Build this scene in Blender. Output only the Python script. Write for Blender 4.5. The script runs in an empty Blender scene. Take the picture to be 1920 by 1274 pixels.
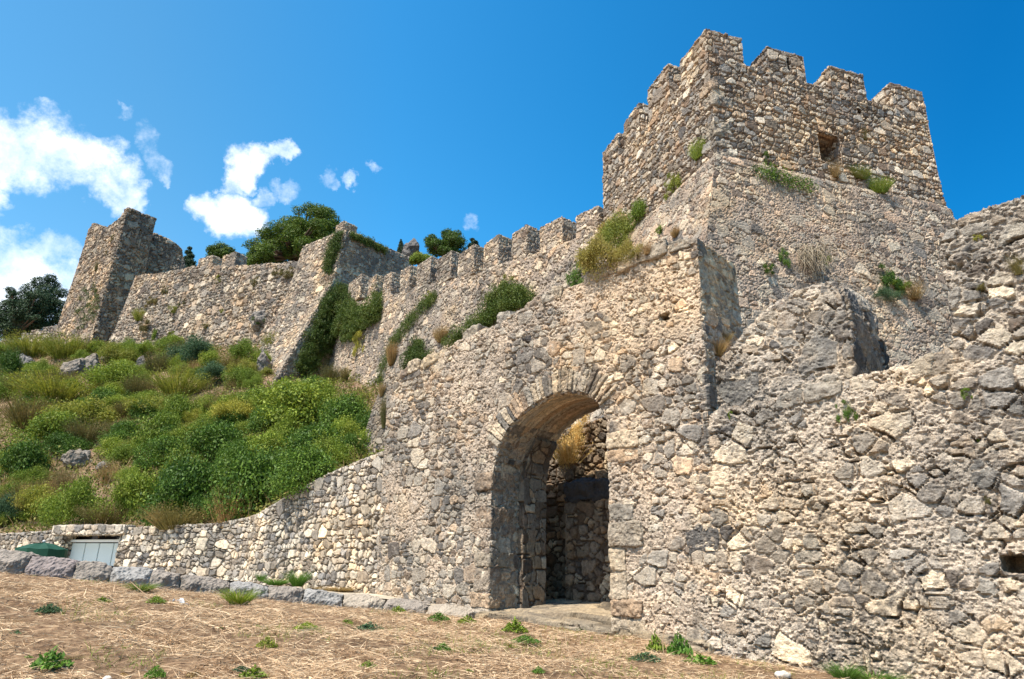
import bpy, bmesh, math, random
import numpy as np
from mathutils import Vector, Matrix

scene = bpy.context.scene
C = scene.collection
R = math.radians
rng = np.random.default_rng(7)
random.seed(7)

# ------------------------------------------------------------------ camera
PITCH, ROLL, FPX, EYE = R(18.7), R(1.2), 1320.0, 1.6
CAM = Vector((0, 0, EYE))
fwd = Vector((0, math.cos(PITCH), math.sin(PITCH)))
r0 = Vector((1, 0, 0)); u0 = Vector((0, -math.sin(PITCH), math.cos(PITCH)))
cr = r0 * math.cos(ROLL) + u0 * math.sin(ROLL)
cu = u0 * math.cos(ROLL) - r0 * math.sin(ROLL)
cam_d = bpy.data.cameras.new('camera'); cam = bpy.data.objects.new('camera', cam_d); C.objects.link(cam)
cam.matrix_world = Matrix(((cr.x, cu.x, -fwd.x, 0), (cr.y, cu.y, -fwd.y, 0), (cr.z, cu.z, -fwd.z, EYE), (0, 0, 0, 1)))
cam_d.sensor_width = 36; cam_d.lens = 36 * FPX / 1920; cam_d.clip_start = .05; cam_d.clip_end = 5000
scene.camera = cam

# ------------------------------------------------------------------ sky and sun
SUN_AZ, SUN_EL = R(-135), R(61)
to_sun = Vector((math.sin(SUN_AZ) * math.cos(SUN_EL), math.cos(SUN_AZ) * math.cos(SUN_EL), math.sin(SUN_EL)))
sd = bpy.data.lights.new('sun', 'SUN'); sd.energy = 5.0; sd.angle = R(.5); sd.color = (1, .92, .8)
so = bpy.data.objects.new('sun', sd); C.objects.link(so)
so.rotation_euler = (-to_sun).to_track_quat('-Z', 'Y').to_euler(); so.location = (-20, -20, 40)
scene.view_settings.view_transform = 'Standard'; scene.view_settings.look = 'None'
scene.view_settings.exposure = 0.8; scene.view_settings.gamma = 1

class NT:
    """small node-tree helper"""
    def __init__(s, t): s.t = t; t.nodes.clear()
    def n(s, typ, ins=None, **kw):
        x = s.t.nodes.new(typ)
        for k, v in kw.items(): setattr(x, k, v)
        for k, v in (ins or {}).items():
            if isinstance(v, bpy.types.NodeSocket): s.t.links.new(v, x.inputs[k])
            else: x.inputs[k].default_value = v
        return x
    def m(s, op, a, b=0.0, clamp=False):
        x = s.n('ShaderNodeMath', {0: a, 1: b}, operation=op); x.use_clamp = clamp; return x.outputs[0]
    def mix(s, f, a, b, mode='MIX'):
        x = s.n('ShaderNodeMix', data_type='RGBA', blend_type=mode)
        for k, v in ((0, f), (6, a), (7, b)):
            if isinstance(v, bpy.types.NodeSocket): s.t.links.new(v, x.inputs[k])
            else: x.inputs[k].default_value = v if k == 0 else (*v, 1)
        return x.outputs[2]
    def ramp(s, f, stops, interp='LINEAR'):
        x = s.n('ShaderNodeValToRGB', {0: f}); e = x.color_ramp.elements; x.color_ramp.interpolation = interp
        while len(e) < len(stops): e.new(.5)
        for q, (p, c) in zip(e, stops): q.position = p; q.color = (*c, 1) if len(c) == 3 else c
        return x.outputs[0]
    def step(s, f, a, b, lo=0., hi=1.):
        return s.n('ShaderNodeMapRange', {0: f, 1: a, 2: b, 3: lo, 4: hi}, interpolation_type='SMOOTHSTEP').outputs[0]
    def noise(s, vec, scale, detail=4., rough=.55, out=0):
        return s.n('ShaderNodeTexNoise', {'Vector': vec, 'Scale': scale, 'Detail': detail, 'Roughness': rough}).outputs[out]

def ray(px, py): return (cr * ((px - 960) / FPX) + cu * (-(py - 637) / FPX) + fwd)
def at(px, py, y):
    d = ray(px, py); return CAM + d * (y / d.y)
def pdir(px, py): return ray(px, py).normalized()

w = bpy.data.worlds.new('World'); scene.world = w; w.use_nodes = True
T = NT(w.node_tree)
sky = T.n('ShaderNodeTexSky', sky_type='NISHITA', sun_disc=False, sun_elevation=SUN_EL, sun_rotation=SUN_AZ,
          altitude=200., air_density=1.0, dust_density=.7, ozone_density=3.0)
hs = T.n('ShaderNodeHueSaturation', {'Hue': .493, 'Saturation': 1.36, 'Value': 1.12, 'Color': sky.outputs[0]})
tc = T.n('ShaderNodeTexCoord').outputs['Generated']
# clouds: soft lobes at directions in the sky, torn by noise
n1 = T.noise(tc, 9., 9., .62, 1)
off = T.n('ShaderNodeVectorMath', {0: n1, 1: (.5, .5, .5)}, operation='SUBTRACT').outputs[0]
off = T.n('ShaderNodeVectorMath', {0: off, 3: .13}, operation='SCALE').outputs[0]
wv = T.n('ShaderNodeVectorMath', {0: tc, 1: off}, operation='ADD').outputs[0]
wv = T.n('ShaderNodeVectorMath', {0: wv}, operation='NORMALIZE').outputs[0]
lobes = [(20, 262, 60, 1), (85, 262, 62, 1.05), (140, 285, 55, 1), (185, 320, 44, 1), (225, 358, 34, .95), (258, 382, 18, .7), (125, 222, 22, .6), (262, 262, 30, .5), (275, 300, 26, .5), (285, 326, 18, .6),
         (222, 205, 16, .45), (-10, 350, 34, .8), (0, 395, 18, .4),
         (500, 308, 32, 1.05), (528, 298, 20, 1), (460, 322, 38, 1.05), (440, 350, 26, .9), (400, 395, 34, 1.), (440, 410, 46, 1.1), (480, 425, 36, 1.), (545, 378, 26, .6), (505, 382, 24, .65), (560, 360, 20, .5), (655, 352, 18, .55), (695, 324, 14, .5), (605, 358, 20, .5), (618, 366, 14, .5),
         (70, 460, 34, .75), (100, 466, 22, .6), (10, 505, 50, 1.), (60, 515, 50, 1.05), (110, 530, 50, 1.05), (140, 555, 40, .9), (0, 560, 80, 1.1), (60, 580, 80, 1.1), (5, 452, 26, .6),
         (895, 413, 18, .6), (1670, 40, 20, .12), (1555, 2, 26, .13), (18, 205, 18, .45)]
acc = None
for (px, py, rad, s) in lobes:
    d = pdir(px, py)
    dt = T.n('ShaderNodeVectorMath', {0: wv, 1: d}, operation='DOT_PRODUCT').outputs['Value']
    ang = rad / FPX * .95
    q = T.step(dt, math.cos(ang * 1.3), math.cos(ang * .2), 0., s)
    acc = q if acc is None else T.m('MAXIMUM', acc, q)
n2 = T.noise(tc, 24., 10., .68)
dens = T.m('ADD', acc, T.m('MULTIPLY', T.m('SUBTRACT', n2, .5), 1.9))
dens = T.m('MULTIPLY', dens, T.step(acc, .02, .25))
cl = T.step(dens, .16, 1.55)
n3 = T.noise(tc, 14., 5., .5)
ccol = T.mix(T.step(n3, .3, .65), (6.0, 6.7, 7.8), (9., 9., 9.))
sx = T.n('ShaderNodeSeparateXYZ', {0: tc}).outputs[0]       # the sky is paler toward the sun's side
deep = T.ramp(T.m('ADD', T.m('MULTIPLY', sx, .5), .5), [(.28, (1.0, .71, .58)), (.42, (.6, .7, .65)), (.55, (.32, .6, .6)), (.76, (.06, .4, .47))])
dv = T.n('ShaderNodeVectorMath', {0: deep, 3: 2.}, operation='SCALE').outputs[0]
skb = T.n('ShaderNodeVectorMath', {0: hs.outputs[0], 1: dv}, operation='MULTIPLY').outputs[0]
skyc = T.mix(cl, skb, ccol)
bg = T.n('ShaderNodeBackground', {'Color': skyc, 'Strength': .11})
T.n('ShaderNodeOutputWorld', {'Surface': bg.outputs[0]})

# ------------------------------------------------------------------ tagging
def tag(o, label=None, cat=None, group=None, kind=None):
    if label: o['label'] = label
    if cat: o['category'] = cat
    if group: o['group'] = group
    if kind: o['kind'] = kind
    return o
def thing(name, loc, label, cat, group=None, rz=0.0):
    o = bpy.data.objects.new(name, None); C.objects.link(o); o.location = loc; o.rotation_euler = (0, 0, rz); o.empty_display_size = .2
    return tag(o, label, cat, group)
def link(name, me, mat=None, parent=None, world=True):
    """link a mesh given in world coordinates (or local when world=False)"""
    if parent is not None and world:
        me.transform(Matrix.Translation(-Vector(parent.location)))
    o = bpy.data.objects.new(name, me); C.objects.link(o)
    if mat:
        me.materials.clear(); me.materials.append(mat)
    if parent is not None: o.parent = parent
    return o

# ------------------------------------------------------------------ numpy noise and rubble pattern
_tab = np.random.default_rng(11).random((32, 32, 32, 4)).astype(np.float32)
def vnoise(P, ch=0):
    i = np.floor(P).astype(np.int32); f = (P - i).astype(np.float32); f = f * f * (3 - 2 * f)
    t = _tab[..., ch]; x0, y0, z0 = (i & 31).T; x1, y1, z1 = ((i + 1) & 31).T
    fx, fy, fz = f.T
    a = t[x0, y0, z0] * (1 - fx) + t[x1, y0, z0] * fx; b = t[x0, y1, z0] * (1 - fx) + t[x1, y1, z0] * fx
    c = t[x0, y0, z1] * (1 - fx) + t[x1, y0, z1] * fx; d = t[x0, y1, z1] * (1 - fx) + t[x1, y1, z1] * fx
    return (a * (1 - fy) + b * fy) * (1 - fz) + (c * (1 - fy) + d * fy) * fz
def fbm(P, o=3, ch=0, g=.5):
    s = 0; a = 1; n = 0
    for k in range(o):
        s = s + a * (vnoise(P * (2.03 ** k) + 7.3 * k, ch) - .5); n += a; a *= g
    return s / n * 2
def worley(P, sd):
    """nearest two feature points of a jittered lattice -> cell hash, edge distance, vector to centre"""
    P = P.astype(np.float32); N = len(P); base = np.floor(P).astype(np.int32)
    b1 = np.full(N, 9, np.float32); b2 = b1.copy(); r1 = np.zeros((N, 3), np.float32); r2 = r1.copy(); h1 = np.zeros((N, 4), np.float32)
    for dx in (-1, 0, 1):
        for dy in (-1, 0, 1):
            for dz in (-1, 0, 1):
                c = base + np.array((dx, dy, dz), np.int32)
                h = _tab[(c[:, 0] + sd) & 31, (c[:, 1] + 5 * sd) & 31, (c[:, 2] + 3 * sd) & 31]
                r = c + .08 + h[:, :3] * .84 - P
                d = np.einsum('ij,ij->i', r, r)
                m = d < b1
                k = (~m) & (d < b2)
                b2[m] = b1[m]; r2[m] = r1[m]; b1[m] = d[m]; r1[m] = r[m]; h1[m] = h[m]
                b2[k] = d[k]; r2[k] = r[k]
    L = np.linalg.norm(r2 - r1, axis=1) + 1e-6
    return h1, (b2 - b1) / (2 * L), r1
def sstep(a, b, x):
    t = np.clip((x - a) / (b - a), 0, 1); return t * t * (3 - 2 * t)

def rubble2(Uc, Vc, size, asp, sd, jx=.75, jy=.42, p=4.):
    """blocky stones laid in jittered rows: cell hash, distance to the joint, offset from the stone's middle"""
    U = (Uc / size).astype(np.float32); V = (Vc / size).astype(np.float32); N = len(U)
    J = np.floor(V).astype(np.int32)
    b1 = np.full(N, 99, np.float32); b2 = b1.copy(); h1 = np.zeros((N, 4), np.float32); ox = np.zeros(N, np.float32); oy = ox.copy()
    for dj in (-1, 0, 1):
        j = J + dj; sh = _tab[(j + 3 * sd) & 31, sd & 31, 7, 1] * 5; q = U / asp - sh; I = np.floor(q).astype(np.int32)
        for di in (-1, 0, 1):
            i = I + di; h = _tab[(i + sd) & 31, (j + 5 * sd) & 31, ((i >> 5) * 7 + (j >> 5) * 3 + sd) & 31]
            dx = (i + .5 + jx * (h[:, 0] - .5) - q) * asp; dy = j + .5 + jy * (h[:, 1] - .5) - V
            d = (np.abs(dx * .85) ** p + np.abs(dy) ** p) ** (1 / p) - .3 * (h[:, 2] - .5)
            m = d < b1; k = (~m) & (d < b2)
            b2[m] = b1[m]; b1[m] = d[m]; h1[m] = h[m]; ox[m] = dx[m]; oy[m] = dy[m]; b2[k] = d[k]
    return h1, (b2 - b1) * .5 * size, ox * size, oy * size
def masonry(me, az=0., size=.2, asp=1.5, mort=.03, jdep=.04, bulge=.03, tilt=.12, rough=.015, crev=.05, cover=.3, pit=.03, wave=.04, big=.3, bigk=1.9, seed=1, warp=.24, all_=False):
    """shape a fine mesh into rubble masonry along its normals and store tone / mortar attributes"""
    n = len(me.vertices); P = np.empty(n * 3, np.float32); me.vertices.foreach_get('co', P); P = P.reshape(-1, 3)
    Nn = np.empty(n * 3, np.float32); me.vertices.foreach_get('normal', Nn); Nn = Nn.reshape(-1, 3)
    V = P - np.array(CAM, np.float32); V /= np.linalg.norm(V, axis=1)[:, None]
    vis = np.ones(n, bool) if all_ else (V * Nn).sum(1) < .35
    Q = P[vis]; M_ = Nn[vis]; ca, sa = math.cos(az), math.sin(az)
    K = np.stack((Q[:, 0] * sa + Q[:, 1] * ca, Q[:, 0] * ca - Q[:, 1] * sa, Q[:, 2]), 1)      # along, across, up
    nu = np.abs(M_[:, 0] * sa + M_[:, 1] * ca); nw = np.abs(M_[:, 0] * ca - M_[:, 1] * sa); nz = np.abs(M_[:, 2])
    W_ = K + np.stack([fbm(K * .55 / size, 2, c) for c in (0, 1, 2)], 1) * warp * size + np.stack([fbm(K * .5 + 3, 2, c) for c in (1, 2, 0)], 1) * size * .4
    Uc = np.where(nw >= nu, W_[:, 0], W_[:, 1] + 13.7); Vc = np.where(nz > .8, W_[:, 1] + 5.3, W_[:, 2])
    h, e, ox, oy = rubble2(Uc, Vc, size, asp, seed)
    if big > 0:
        hb, eb, oxb, oyb = rubble2(Uc + 3.3, Vc + 1.7, size * bigk, asp * .9, seed + 9)
        isb = hb[:, 3] < big
        e = np.where(isb, eb, np.minimum(e, eb)); h = np.where(isb[:, None], hb, h); ox = np.where(isb, oxb, ox); oy = np.where(isb, oyb, oy)
        tone = np.where(isb, (hb[:, 3] / big) % 1, h[:, 3])
    else: tone = h[:, 3]
    f = 1. / size
    e = e + fbm(K * 1.6 * f, 2, 3) * mort * .7
    st = sstep(mort * .15, mort * .85, e)
    cov = sstep(-.02, .3, fbm(K * (.9, .9, 1.1) + seed, 3, 0) + (cover - .5) * .8) * min(1., cover * 1.4) if cover > 0 else np.zeros(len(K))
    cov = cov * (1 - .93 * (h[:, 1] > .6)) * np.where(nu > nw, .35, 1.)                                    # some stones stay bare
    se = st * (1 - cov)
    d = jdep * (st - 1) * (1 - .9 * cov) + bulge * (se * h[:, 0] - .3)
    d += tilt * se * ((h[:, 0] - .5) * ox + (h[:, 1] - .6) * oy)
    g = fbm(K * .7 * f + 5, 2, 1); hz = sstep(.45, .75, np.abs(oy) / (np.abs(oy) + np.abs(ox) / asp + 1e-4)); d -= crev * (1 - sstep(0, mort * .6, e)) * sstep(.0, .28, g + .1 * (1 - cov)) * (.12 + .88 * hz * (oy > 0))
    rg = fbm(K * np.array((1.3, 1.3, 2.4)) * f, 3, 2, .6); d += rough * (1 - 2.2 * np.abs(rg)) * (.35 + .65 * (1 - se) + .25 * h[:, 2]) + rough * fbm(K * 4. * f, 3, 1, .6) * (1 - .75 * se)
    d += wave * fbm(K * .45, 2, 2)
    if pit:
        q = fbm(K * 17., 3, 0, .7); d -= pit * sstep(.12, .5, q) * (1 - .7 * se) * (.4 + .6 * sstep(-.2, .3, fbm(K * 2.1, 2, 3)))
    D = np.zeros(n, np.float32); D[vis] = d
    me.vertices.foreach_set('co', (P + Nn * D[:, None]).astype(np.float32).ravel())
    for nm, val, dv in (('mortar', 1 - se, .5), ('tone', tone, .5), ('tint', h[:, 1], .5)):
        a = me.attributes.new(nm, 'FLOAT', 'POINT'); z = np.full(n, dv, np.float32); z[vis] = val; a.data.foreach_set('value', z)
    me.polygons.foreach_set('use_smooth', np.zeros(len(me.polygons), bool)); me.update(); return me

def plain_attrs(me, tone=.5, tint=.5):
    n = len(me.vertices)
    for nm, v in (('mortar', 0.), ('tone', tone), ('tint', tint)):
        a = me.attributes.new(nm, 'FLOAT', 'POINT'); a.data.foreach_set('value', np.full(n, v, np.float32))
    return me

# ------------------------------------------------------------------ solids
class Frame:
    """a vertical wall plane: point, direction along the wall (to the right), inward normal"""
    def __init__(s, p, az):
        s.o = Vector((p[0], p[1], 0)); s.d = Vector((math.sin(az), math.cos(az), 0)); s.n = Vector((-s.d.y, s.d.x, 0))
        if s.n.dot(Vector((p[0], p[1], 0))) < 0: s.n = -s.n
        s.az = az
    def uz(s, px, py, w=0.):
        r = ray(px, py); t = (s.o + s.n * w - CAM).dot(s.n) / r.dot(s.n); p = CAM + r * t
        return ((p - s.o).dot(s.d), p.z)
    def pt(s, u, w, z): return s.o + s.d * u + s.n * w + Vector((0, 0, z))

def prism(bm, fr, prof, w0, w1, bat=0., zref=0.):
    """profile in (u,z) extruded from depth w0 to w1; the front leans in by bat per metre of height"""
    a = [bm.verts.new(fr.pt(u, w0 + bat * (z - zref), z)) for u, z in prof]
    b = [bm.verts.new(fr.pt(u, w1, z)) for u, z in prof]
    n = len(prof)
    bm.faces.new(a); bm.faces.new(b[::-1])
    for i in range(n):
        j = (i + 1) % n; bm.faces.new((a[j], a[i], b[i], b[j]))
def loft(bm, rings):
    vs = [[bm.verts.new(p) for p in r] for r in rings]; n = len(rings[0])
    bm.faces.new(vs[0][::-1]); bm.faces.new(vs[-1])
    for a, b in zip(vs, vs[1:]):
        for i in range(n):
            j = (i + 1) % n; bm.faces.new((a[i], a[j], b[j], b[i]))
def box(bm, p, dx, dy, dz):
    """box spanned by three vectors from corner p"""
    p = Vector(p); loft(bm, [[p, p + dx, p + dx + dy, p + dy], [p + dz, p + dx + dz, p + dx + dy + dz, p + dy + dz]])
def fin(bm):
    bmesh.ops.triangulate(bm, faces=[f for f in bm.faces if len(f.verts) > 4])
    bmesh.ops.recalc_face_normals(bm, faces=bm.faces)
    me = bpy.data.meshes.new('m'); bm.to_mesh(me); bm.free(); return me
def remesh(bm, vox, cuts=()):
    o = bpy.data.objects.new('tmp', fin(bm)); C.objects.link(o); tmp = [o]
    for cb in cuts:
        q = bpy.data.objects.new('tmpc', fin(cb)); C.objects.link(q); tmp.append(q)
        m = o.modifiers.new('b', 'BOOLEAN'); m.operation = 'DIFFERENCE'; m.solver = 'EXACT'; m.object = q
    m = o.modifiers.new('r', 'REMESH'); m.mode = 'VOXEL'; m.voxel_size = vox; m.use_smooth_shade = True
    bpy.context.view_layer.update()
    me = bpy.data.meshes.new_from_object(o.evaluated_get(bpy.context.evaluated_depsgraph_get()))
    for q in tmp:
        d = q.data; bpy.data.objects.remove(q); bpy.data.meshes.remove(d)
    return me

# ------------------------------------------------------------------ materials
def stone_mat(name, pal, mortar, dirt=.35, lichen=.25, bump=.5, bscale=60., white=.0, speck=.5, k_=.88, streak=.5):
    m = bpy.data.materials.new(name); m.use_nodes = True; t = NT(m.node_tree)
    g = t.n('ShaderNodeNewGeometry').outputs['Position']
    at_ = lambda k: t.n('ShaderNodeAttribute', attribute_name=k).outputs['Fac']
    mo, to, ti = at_('mortar'), at_('tone'), at_('tint')
    pal = [tuple(x * k_ for x in c) for c in pal]; mortar = tuple(x * k_ for x in mortar)
    k = len(pal); col = t.ramp(to, [((i + .5) / k, c) for i, c in enumerate(pal)])
    col = t.mix(1., col, t.ramp(ti, [(0, (.45, .45, .465)), (.45, (.95, .93, .9)), (.8, (1.25, 1.2, 1.1)), (1, (1.6, 1.54, 1.42))]), 'MULTIPLY')
    nf = t.noise(g, 13., 7., .75)
    col = t.mix(1., col, t.ramp(nf, [(.3, (.5, .47, .44)), (.5, (1, .985, .96)), (.7, (1.5, 1.44, 1.33))]), 'MULTIPLY')
    mc = t.ramp(t.noise(g, 24., 7., .78), [(.34, tuple(c * .42 for c in mortar)), (.47, mortar), (.62, tuple(min(1, c * 1.55) for c in mortar))])
    col = t.mix(t.step(mo, .3, .75), col, mc)
    # grey-black weathering in patches, dark specks, rusty lichen spots, pale lime crust
    pat = t.m('MULTIPLY', t.step(t.noise(g, .55, 5., .65), .4, .62), t.step(t.noise(g, 9., 7., .78), .38, .62))
    col = t.mix(t.m('MULTIPLY', pat, dirt), col, (.075, .075, .077))
    sv = t.n('ShaderNodeVectorMath', {0: g, 1: (2.6, 2.6, .22)}, operation='MULTIPLY').outputs[0]
    sk = t.m('MULTIPLY', t.step(t.noise(sv, 1., 6., .7), .5, .68), t.step(t.noise(g, 7., 6., .75), .36, .6))
    col = t.mix(t.m('MULTIPLY', sk, streak), col, (.1, .088, .078))
    if white:
        wm = t.m('MULTIPLY', t.step(t.noise(g, 4., 7., .78), .52, .64), white)
        col = t.mix(wm, col, (.6, .56, .5))
    spk = t.m('MULTIPLY', t.step(t.noise(g, 42., 4., .7), .55, .68), speck)
    col = t.mix(spk, col, (.06, .048, .038))
    spot = t.m('MULTIPLY', t.step(t.noise(g, 6.5, 6., .75), .6, .7), t.step(t.noise(g, .9, 2.), .42, .6))
    col = t.mix(t.m('MULTIPLY', spot, lichen), col, (.36, .13, .04))
    col = t.mix(1., col, (1.04, .99, .935), 'MULTIPLY')
    col = t.mix(1., col, t.ramp(t.noise(g, .42, 4., .6), [(.36, (.74, .77, .8)), (.5, (1, 1, 1)), (.64, (1.18, 1.1, .97))]), 'MULTIPLY')
    bn = t.m('ADD', t.noise(g, bscale, 6., .75), t.m('MULTIPLY', t.noise(g, bscale * .3, 6., .7), 2.2))
    bp = t.n('ShaderNodeBump', {'Strength': bump, 'Distance': .03, 'Height': bn})
    b = t.n('ShaderNodeBsdfPrincipled', {'Base Color': col, 'Roughness': .95, 'Normal': bp.outputs[0], 'Specular IOR Level': .12})
    t.n('ShaderNodeOutputMaterial', {'Surface': b.outputs[0]})
    return m
def simple_mat(name, col, rough=.8, var=.25, scale=8., bump=.0, spec=.3, metal=0.):
    m = bpy.data.materials.new(name); m.use_nodes = True; t = NT(m.node_tree)
    g = t.n('ShaderNodeTexCoord').outputs['Object']
    f = t.noise(g, scale, 6., .65)
    c = t.mix(f, tuple(x * (1 - var) for x in col), tuple(min(1, x * (1 + var)) for x in col))
    ins = {'Base Color': c, 'Roughness': rough, 'Specular IOR Level': spec, 'Metallic': metal}
    if bump: ins['Normal'] = t.n('ShaderNodeBump', {'Strength': bump, 'Distance': .03, 'Height': t.noise(g, scale * 2, 6., .7)}).outputs[0]
    b = t.n('ShaderNodeBsdfPrincipled', ins)
    t.n('ShaderNodeOutputMaterial', {'Surface': b.outputs[0]}); return m
def leaf_mat(name, a, b, dry=(.3, .2, .07), dryf=.1, trans=.3):
    m = bpy.data.materials.new(name); m.use_nodes = True; t = NT(m.node_tree)
    rnd = t.n('ShaderNodeNewGeometry').outputs['Random Per Island']
    c = t.mix(rnd, a, b)
    pos = t.n('ShaderNodeNewGeometry').outputs['Position']
    c = t.mix(t.m('MULTIPLY', t.step(t.noise(pos, 1.6, 3.), .5, .7), dryf * 2, True), c, dry)
    oi = t.n('ShaderNodeObjectInfo').outputs['Random']
    c = t.mix(1., c, t.ramp(oi, [(0, (.75, .8, .8)), (1, (1.25, 1.15, 1.1))]), 'MULTIPLY')
    d = t.n('ShaderNodeBsdfPrincipled', {'Base Color': c, 'Roughness': .6, 'Specular IOR Level': .25})
    tr = t.n('ShaderNodeBsdfTranslucent', {'Color': c})
    s = t.n('ShaderNodeMixShader', {0: trans, 1: d.outputs[0], 2: tr.outputs[0]})
    t.n('ShaderNodeOutputMaterial', {'Surface': s.outputs[0]}); return m
# ================================================================== THE FORTRESS
M_gate = stone_mat('gate_masonry', [(.30, .29, .28), (.46, .42, .37), (.36, .35, .33), (.6, .55, .47), (.22, .22, .225), (.46, .37, .29)], (.47, .395, .315), .5, .45, .7, 50., .45, .5, .95)
M_flank = stone_mat('flank_masonry', [(.26, .26, .265), (.45, .42, .38), (.31, .31, .31), (.62, .57, .49), (.19, .195, .205), (.42, .36, .3), (.24, .245, .25)], (.5, .44, .365), .9, .5, .8, 45., .45, .55, .95)
M_tower = stone_mat('tower_masonry', [(.42, .41, .4), (.5, .44, .36), (.36, .37, .38), (.46, .38, .3), (.55, .53, .49), (.36, .28, .22)], (.3, .235, .185), .3, .35, .5, 40.)
M_batter = stone_mat('batter_masonry', [(.38, .36, .33), (.45, .4, .34), (.33, .32, .31), (.42, .33, .27), (.48, .45, .4)], (.4, .325, .26), .4, .5, .6, 40., .1)
M_far = stone_mat('far_masonry', [(.4, .37, .33), (.47, .42, .36), (.33, .32, .31), (.43, .34, .27), (.5, .47, .42)], (.33, .28, .235), .4, .35, .5, 20., 0., .5, .86)
M_fartower = stone_mat('far_tower_masonry', [(.36, .32, .28), (.43, .37, .3), (.3, .28, .26), (.4, .3, .23), (.46, .42, .36)], (.25, .2, .16), .45, .3, .5, 20., 0., .5, .92)
M_retain = stone_mat('retaining_masonry', [(.48, .46, .42), (.4, .4, .4), (.53, .49, .43), (.45, .4, .345), (.34, .35, .37), (.49, .43, .36), (.44, .43, .41)], (.2, .175, .15), .1, .12, .4, 45., 0., .4, .95)
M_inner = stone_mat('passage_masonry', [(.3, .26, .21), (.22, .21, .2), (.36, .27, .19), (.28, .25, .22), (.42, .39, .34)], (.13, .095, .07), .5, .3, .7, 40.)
M_block = stone_mat('cut_block', [(.36, .35, .33), (.44, .4, .34), (.5, .45, .38), (.36, .345, .32), (.42, .34, .27)], (.3, .27, .24), .6, .3, .8, 30.)

# ---- gate wall frame
W1 = Frame((at(915, 1143, 12.5).x, 12.5), R(137 - 4))
def U(px, py, w=0.): return W1.uz(px, py, w)
WT = 1.3
VOX1 = .02

def rough_top(pts, step=.22, amp=.07, sd=1):
    """break a straight top line into uneven stone-sized steps"""
    rr = random.Random(sd); out = [pts[0]]
    for (a, b), (c, d) in zip(pts, pts[1:]):
        L = math.hypot(c - a, d - b); k = max(1, int(L / step))
        for i in range(1, k + 1):
            f = i / k; out.append((a + (c - a) * f + rr.uniform(-.02, .02) * (i < k), b + (d - b) * f + (rr.uniform(-amp, amp) if i < k else 0)))
    return out

def join_meshes(ms):
    bj = bmesh.new()
    for m_ in ms:
        bj.from_mesh(m_); bpy.data.meshes.remove(m_)
    me = bpy.data.meshes.new('j'); bj.to_mesh(me); bj.free(); return me
def roughen(me, amp, freq, ch=0, sd=0.):
    n = len(me.vertices); P = np.empty(n * 3, np.float32); me.vertices.foreach_get('co', P); P = P.reshape(-1, 3)
    Nn = np.empty(n * 3, np.float32); me.vertices.foreach_get('normal', Nn); Nn = Nn.reshape(-1, 3)
    P = P + Nn * (fbm(P * freq + sd, 3, ch) * amp)[:, None]; me.vertices.foreach_set('co', P.astype(np.float32).ravel())
    me.polygons.foreach_set('use_smooth', np.zeros(len(me.polygons), bool)); me.update(); return me
# left jamb, arch, right jamb in wall coordinates
uL = U(917, 1100)[0]; uR = U(1147, 1100)[0]
z_sp = U(930, 905)[1]; z_cr = U(1062, 735)[1]; z_spR = U(1147, 800)[1]
u_cr = U(1062, 735)[0]
ZB = -1.2
arch = []
for i in range(15):                       # left rise of the arch, jamb to crown
    t = i / 14 * math.pi / 2
    arch.append((u_cr - (u_cr - uL) * math.cos(t), z_sp + (z_cr - z_sp) * math.sin(t)))
archR = []
for i in range(1, 12):
    t = i / 11 * math.pi / 2
    archR.append((u_cr + (uR - u_cr) * math.sin(t), z_spR + (z_cr - z_spR) * math.cos(t)))
top = [U(*p) for p in ((728, 708), (790, 682), (880, 632), (960, 590), (1040, 550), (1130, 510), (1200, 480), (1260, 456), (1308, 444))]
prof = [(U(722, 900)[0], ZB)] + rough_top(top, .3, .06, 3) + [(U(1320, 700)[0], U(1320, 700)[1]), (U(1322, 800)[0], ZB), (uR, ZB), (uR, z_spR)] + archR[::-1][1:] + [arch[-1]][:0] + arch[::-1] + [(uL, ZB)]
bm = bmesh.new(); prism(bm, W1, prof, 0, WT)
# a rebate behind the jamb: inner part of the passage is narrower
cuts = []
c = bmesh.new(); hu, hz = U(1245, 595); box(c, W1.pt(hu - .09, -.3, hz - .06), W1.d * .2, W1.n * .9, Vector((0, 0, .13))); cuts.append(c)
c = bmesh.new(); hu, hz = U(1250, 806); box(c, W1.pt(hu - .14, -.3, hz - .05), W1.d * .3, W1.n * .55, Vector((0, 0, .1))); cuts.append(c)
me = remesh(bm, VOX1, cuts)
masonry(me, W1.az, size=.13, asp=1.55, mort=.018, jdep=.022, bulge=.022, tilt=.16, rough=.014, crev=.07, cover=.74, pit=.045, wave=.05, big=.25, seed=3)
def coping(fr, px_line, seed, par, mat, h0=(.1, .3), l0=(.2, .58), w0=.01, dep=.6, drop=.14):
    """a row of separate capping stones along a sloping wall top"""
    rr_ = random.Random(seed); line = [fr.uz(*p) for p in px_line]; u = line[0][0]
    us = [p[0] for p in line]; zs = [p[1] for p in line]; zt_ = lambda q: float(np.interp(q, us, zs))
    while u < us[-1] - .12:
        L = min(rr_.uniform(*l0), us[-1] - u); h = rr_.uniform(*h0); a_, b_ = u + .012, u + L - .012; za, zb_ = zt_(a_) - drop, zt_(b_) - drop
        pr = bmesh.new(); j = lambda: rr_.uniform(-.035, .035)
        prism(pr, fr, [(a_ + j() * .4, za), (b_ + j() * .4, zb_), (b_ + j(), zb_ + h + j()), ((a_ + b_) / 2 + j(), (za + zb_) / 2 + h + j()), (a_ + j(), za + h + j())], w0 - rr_.uniform(-.03, .05), dep)
        tm = remesh(pr, .022); roughen(tm, .07, 4., 0, u); roughen(tm, .022, 18., 1, u); plain_attrs(tm, rr_.random(), rr_.uniform(.4, 1)); link('coping_stone', tm, mat, par); u += L
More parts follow.
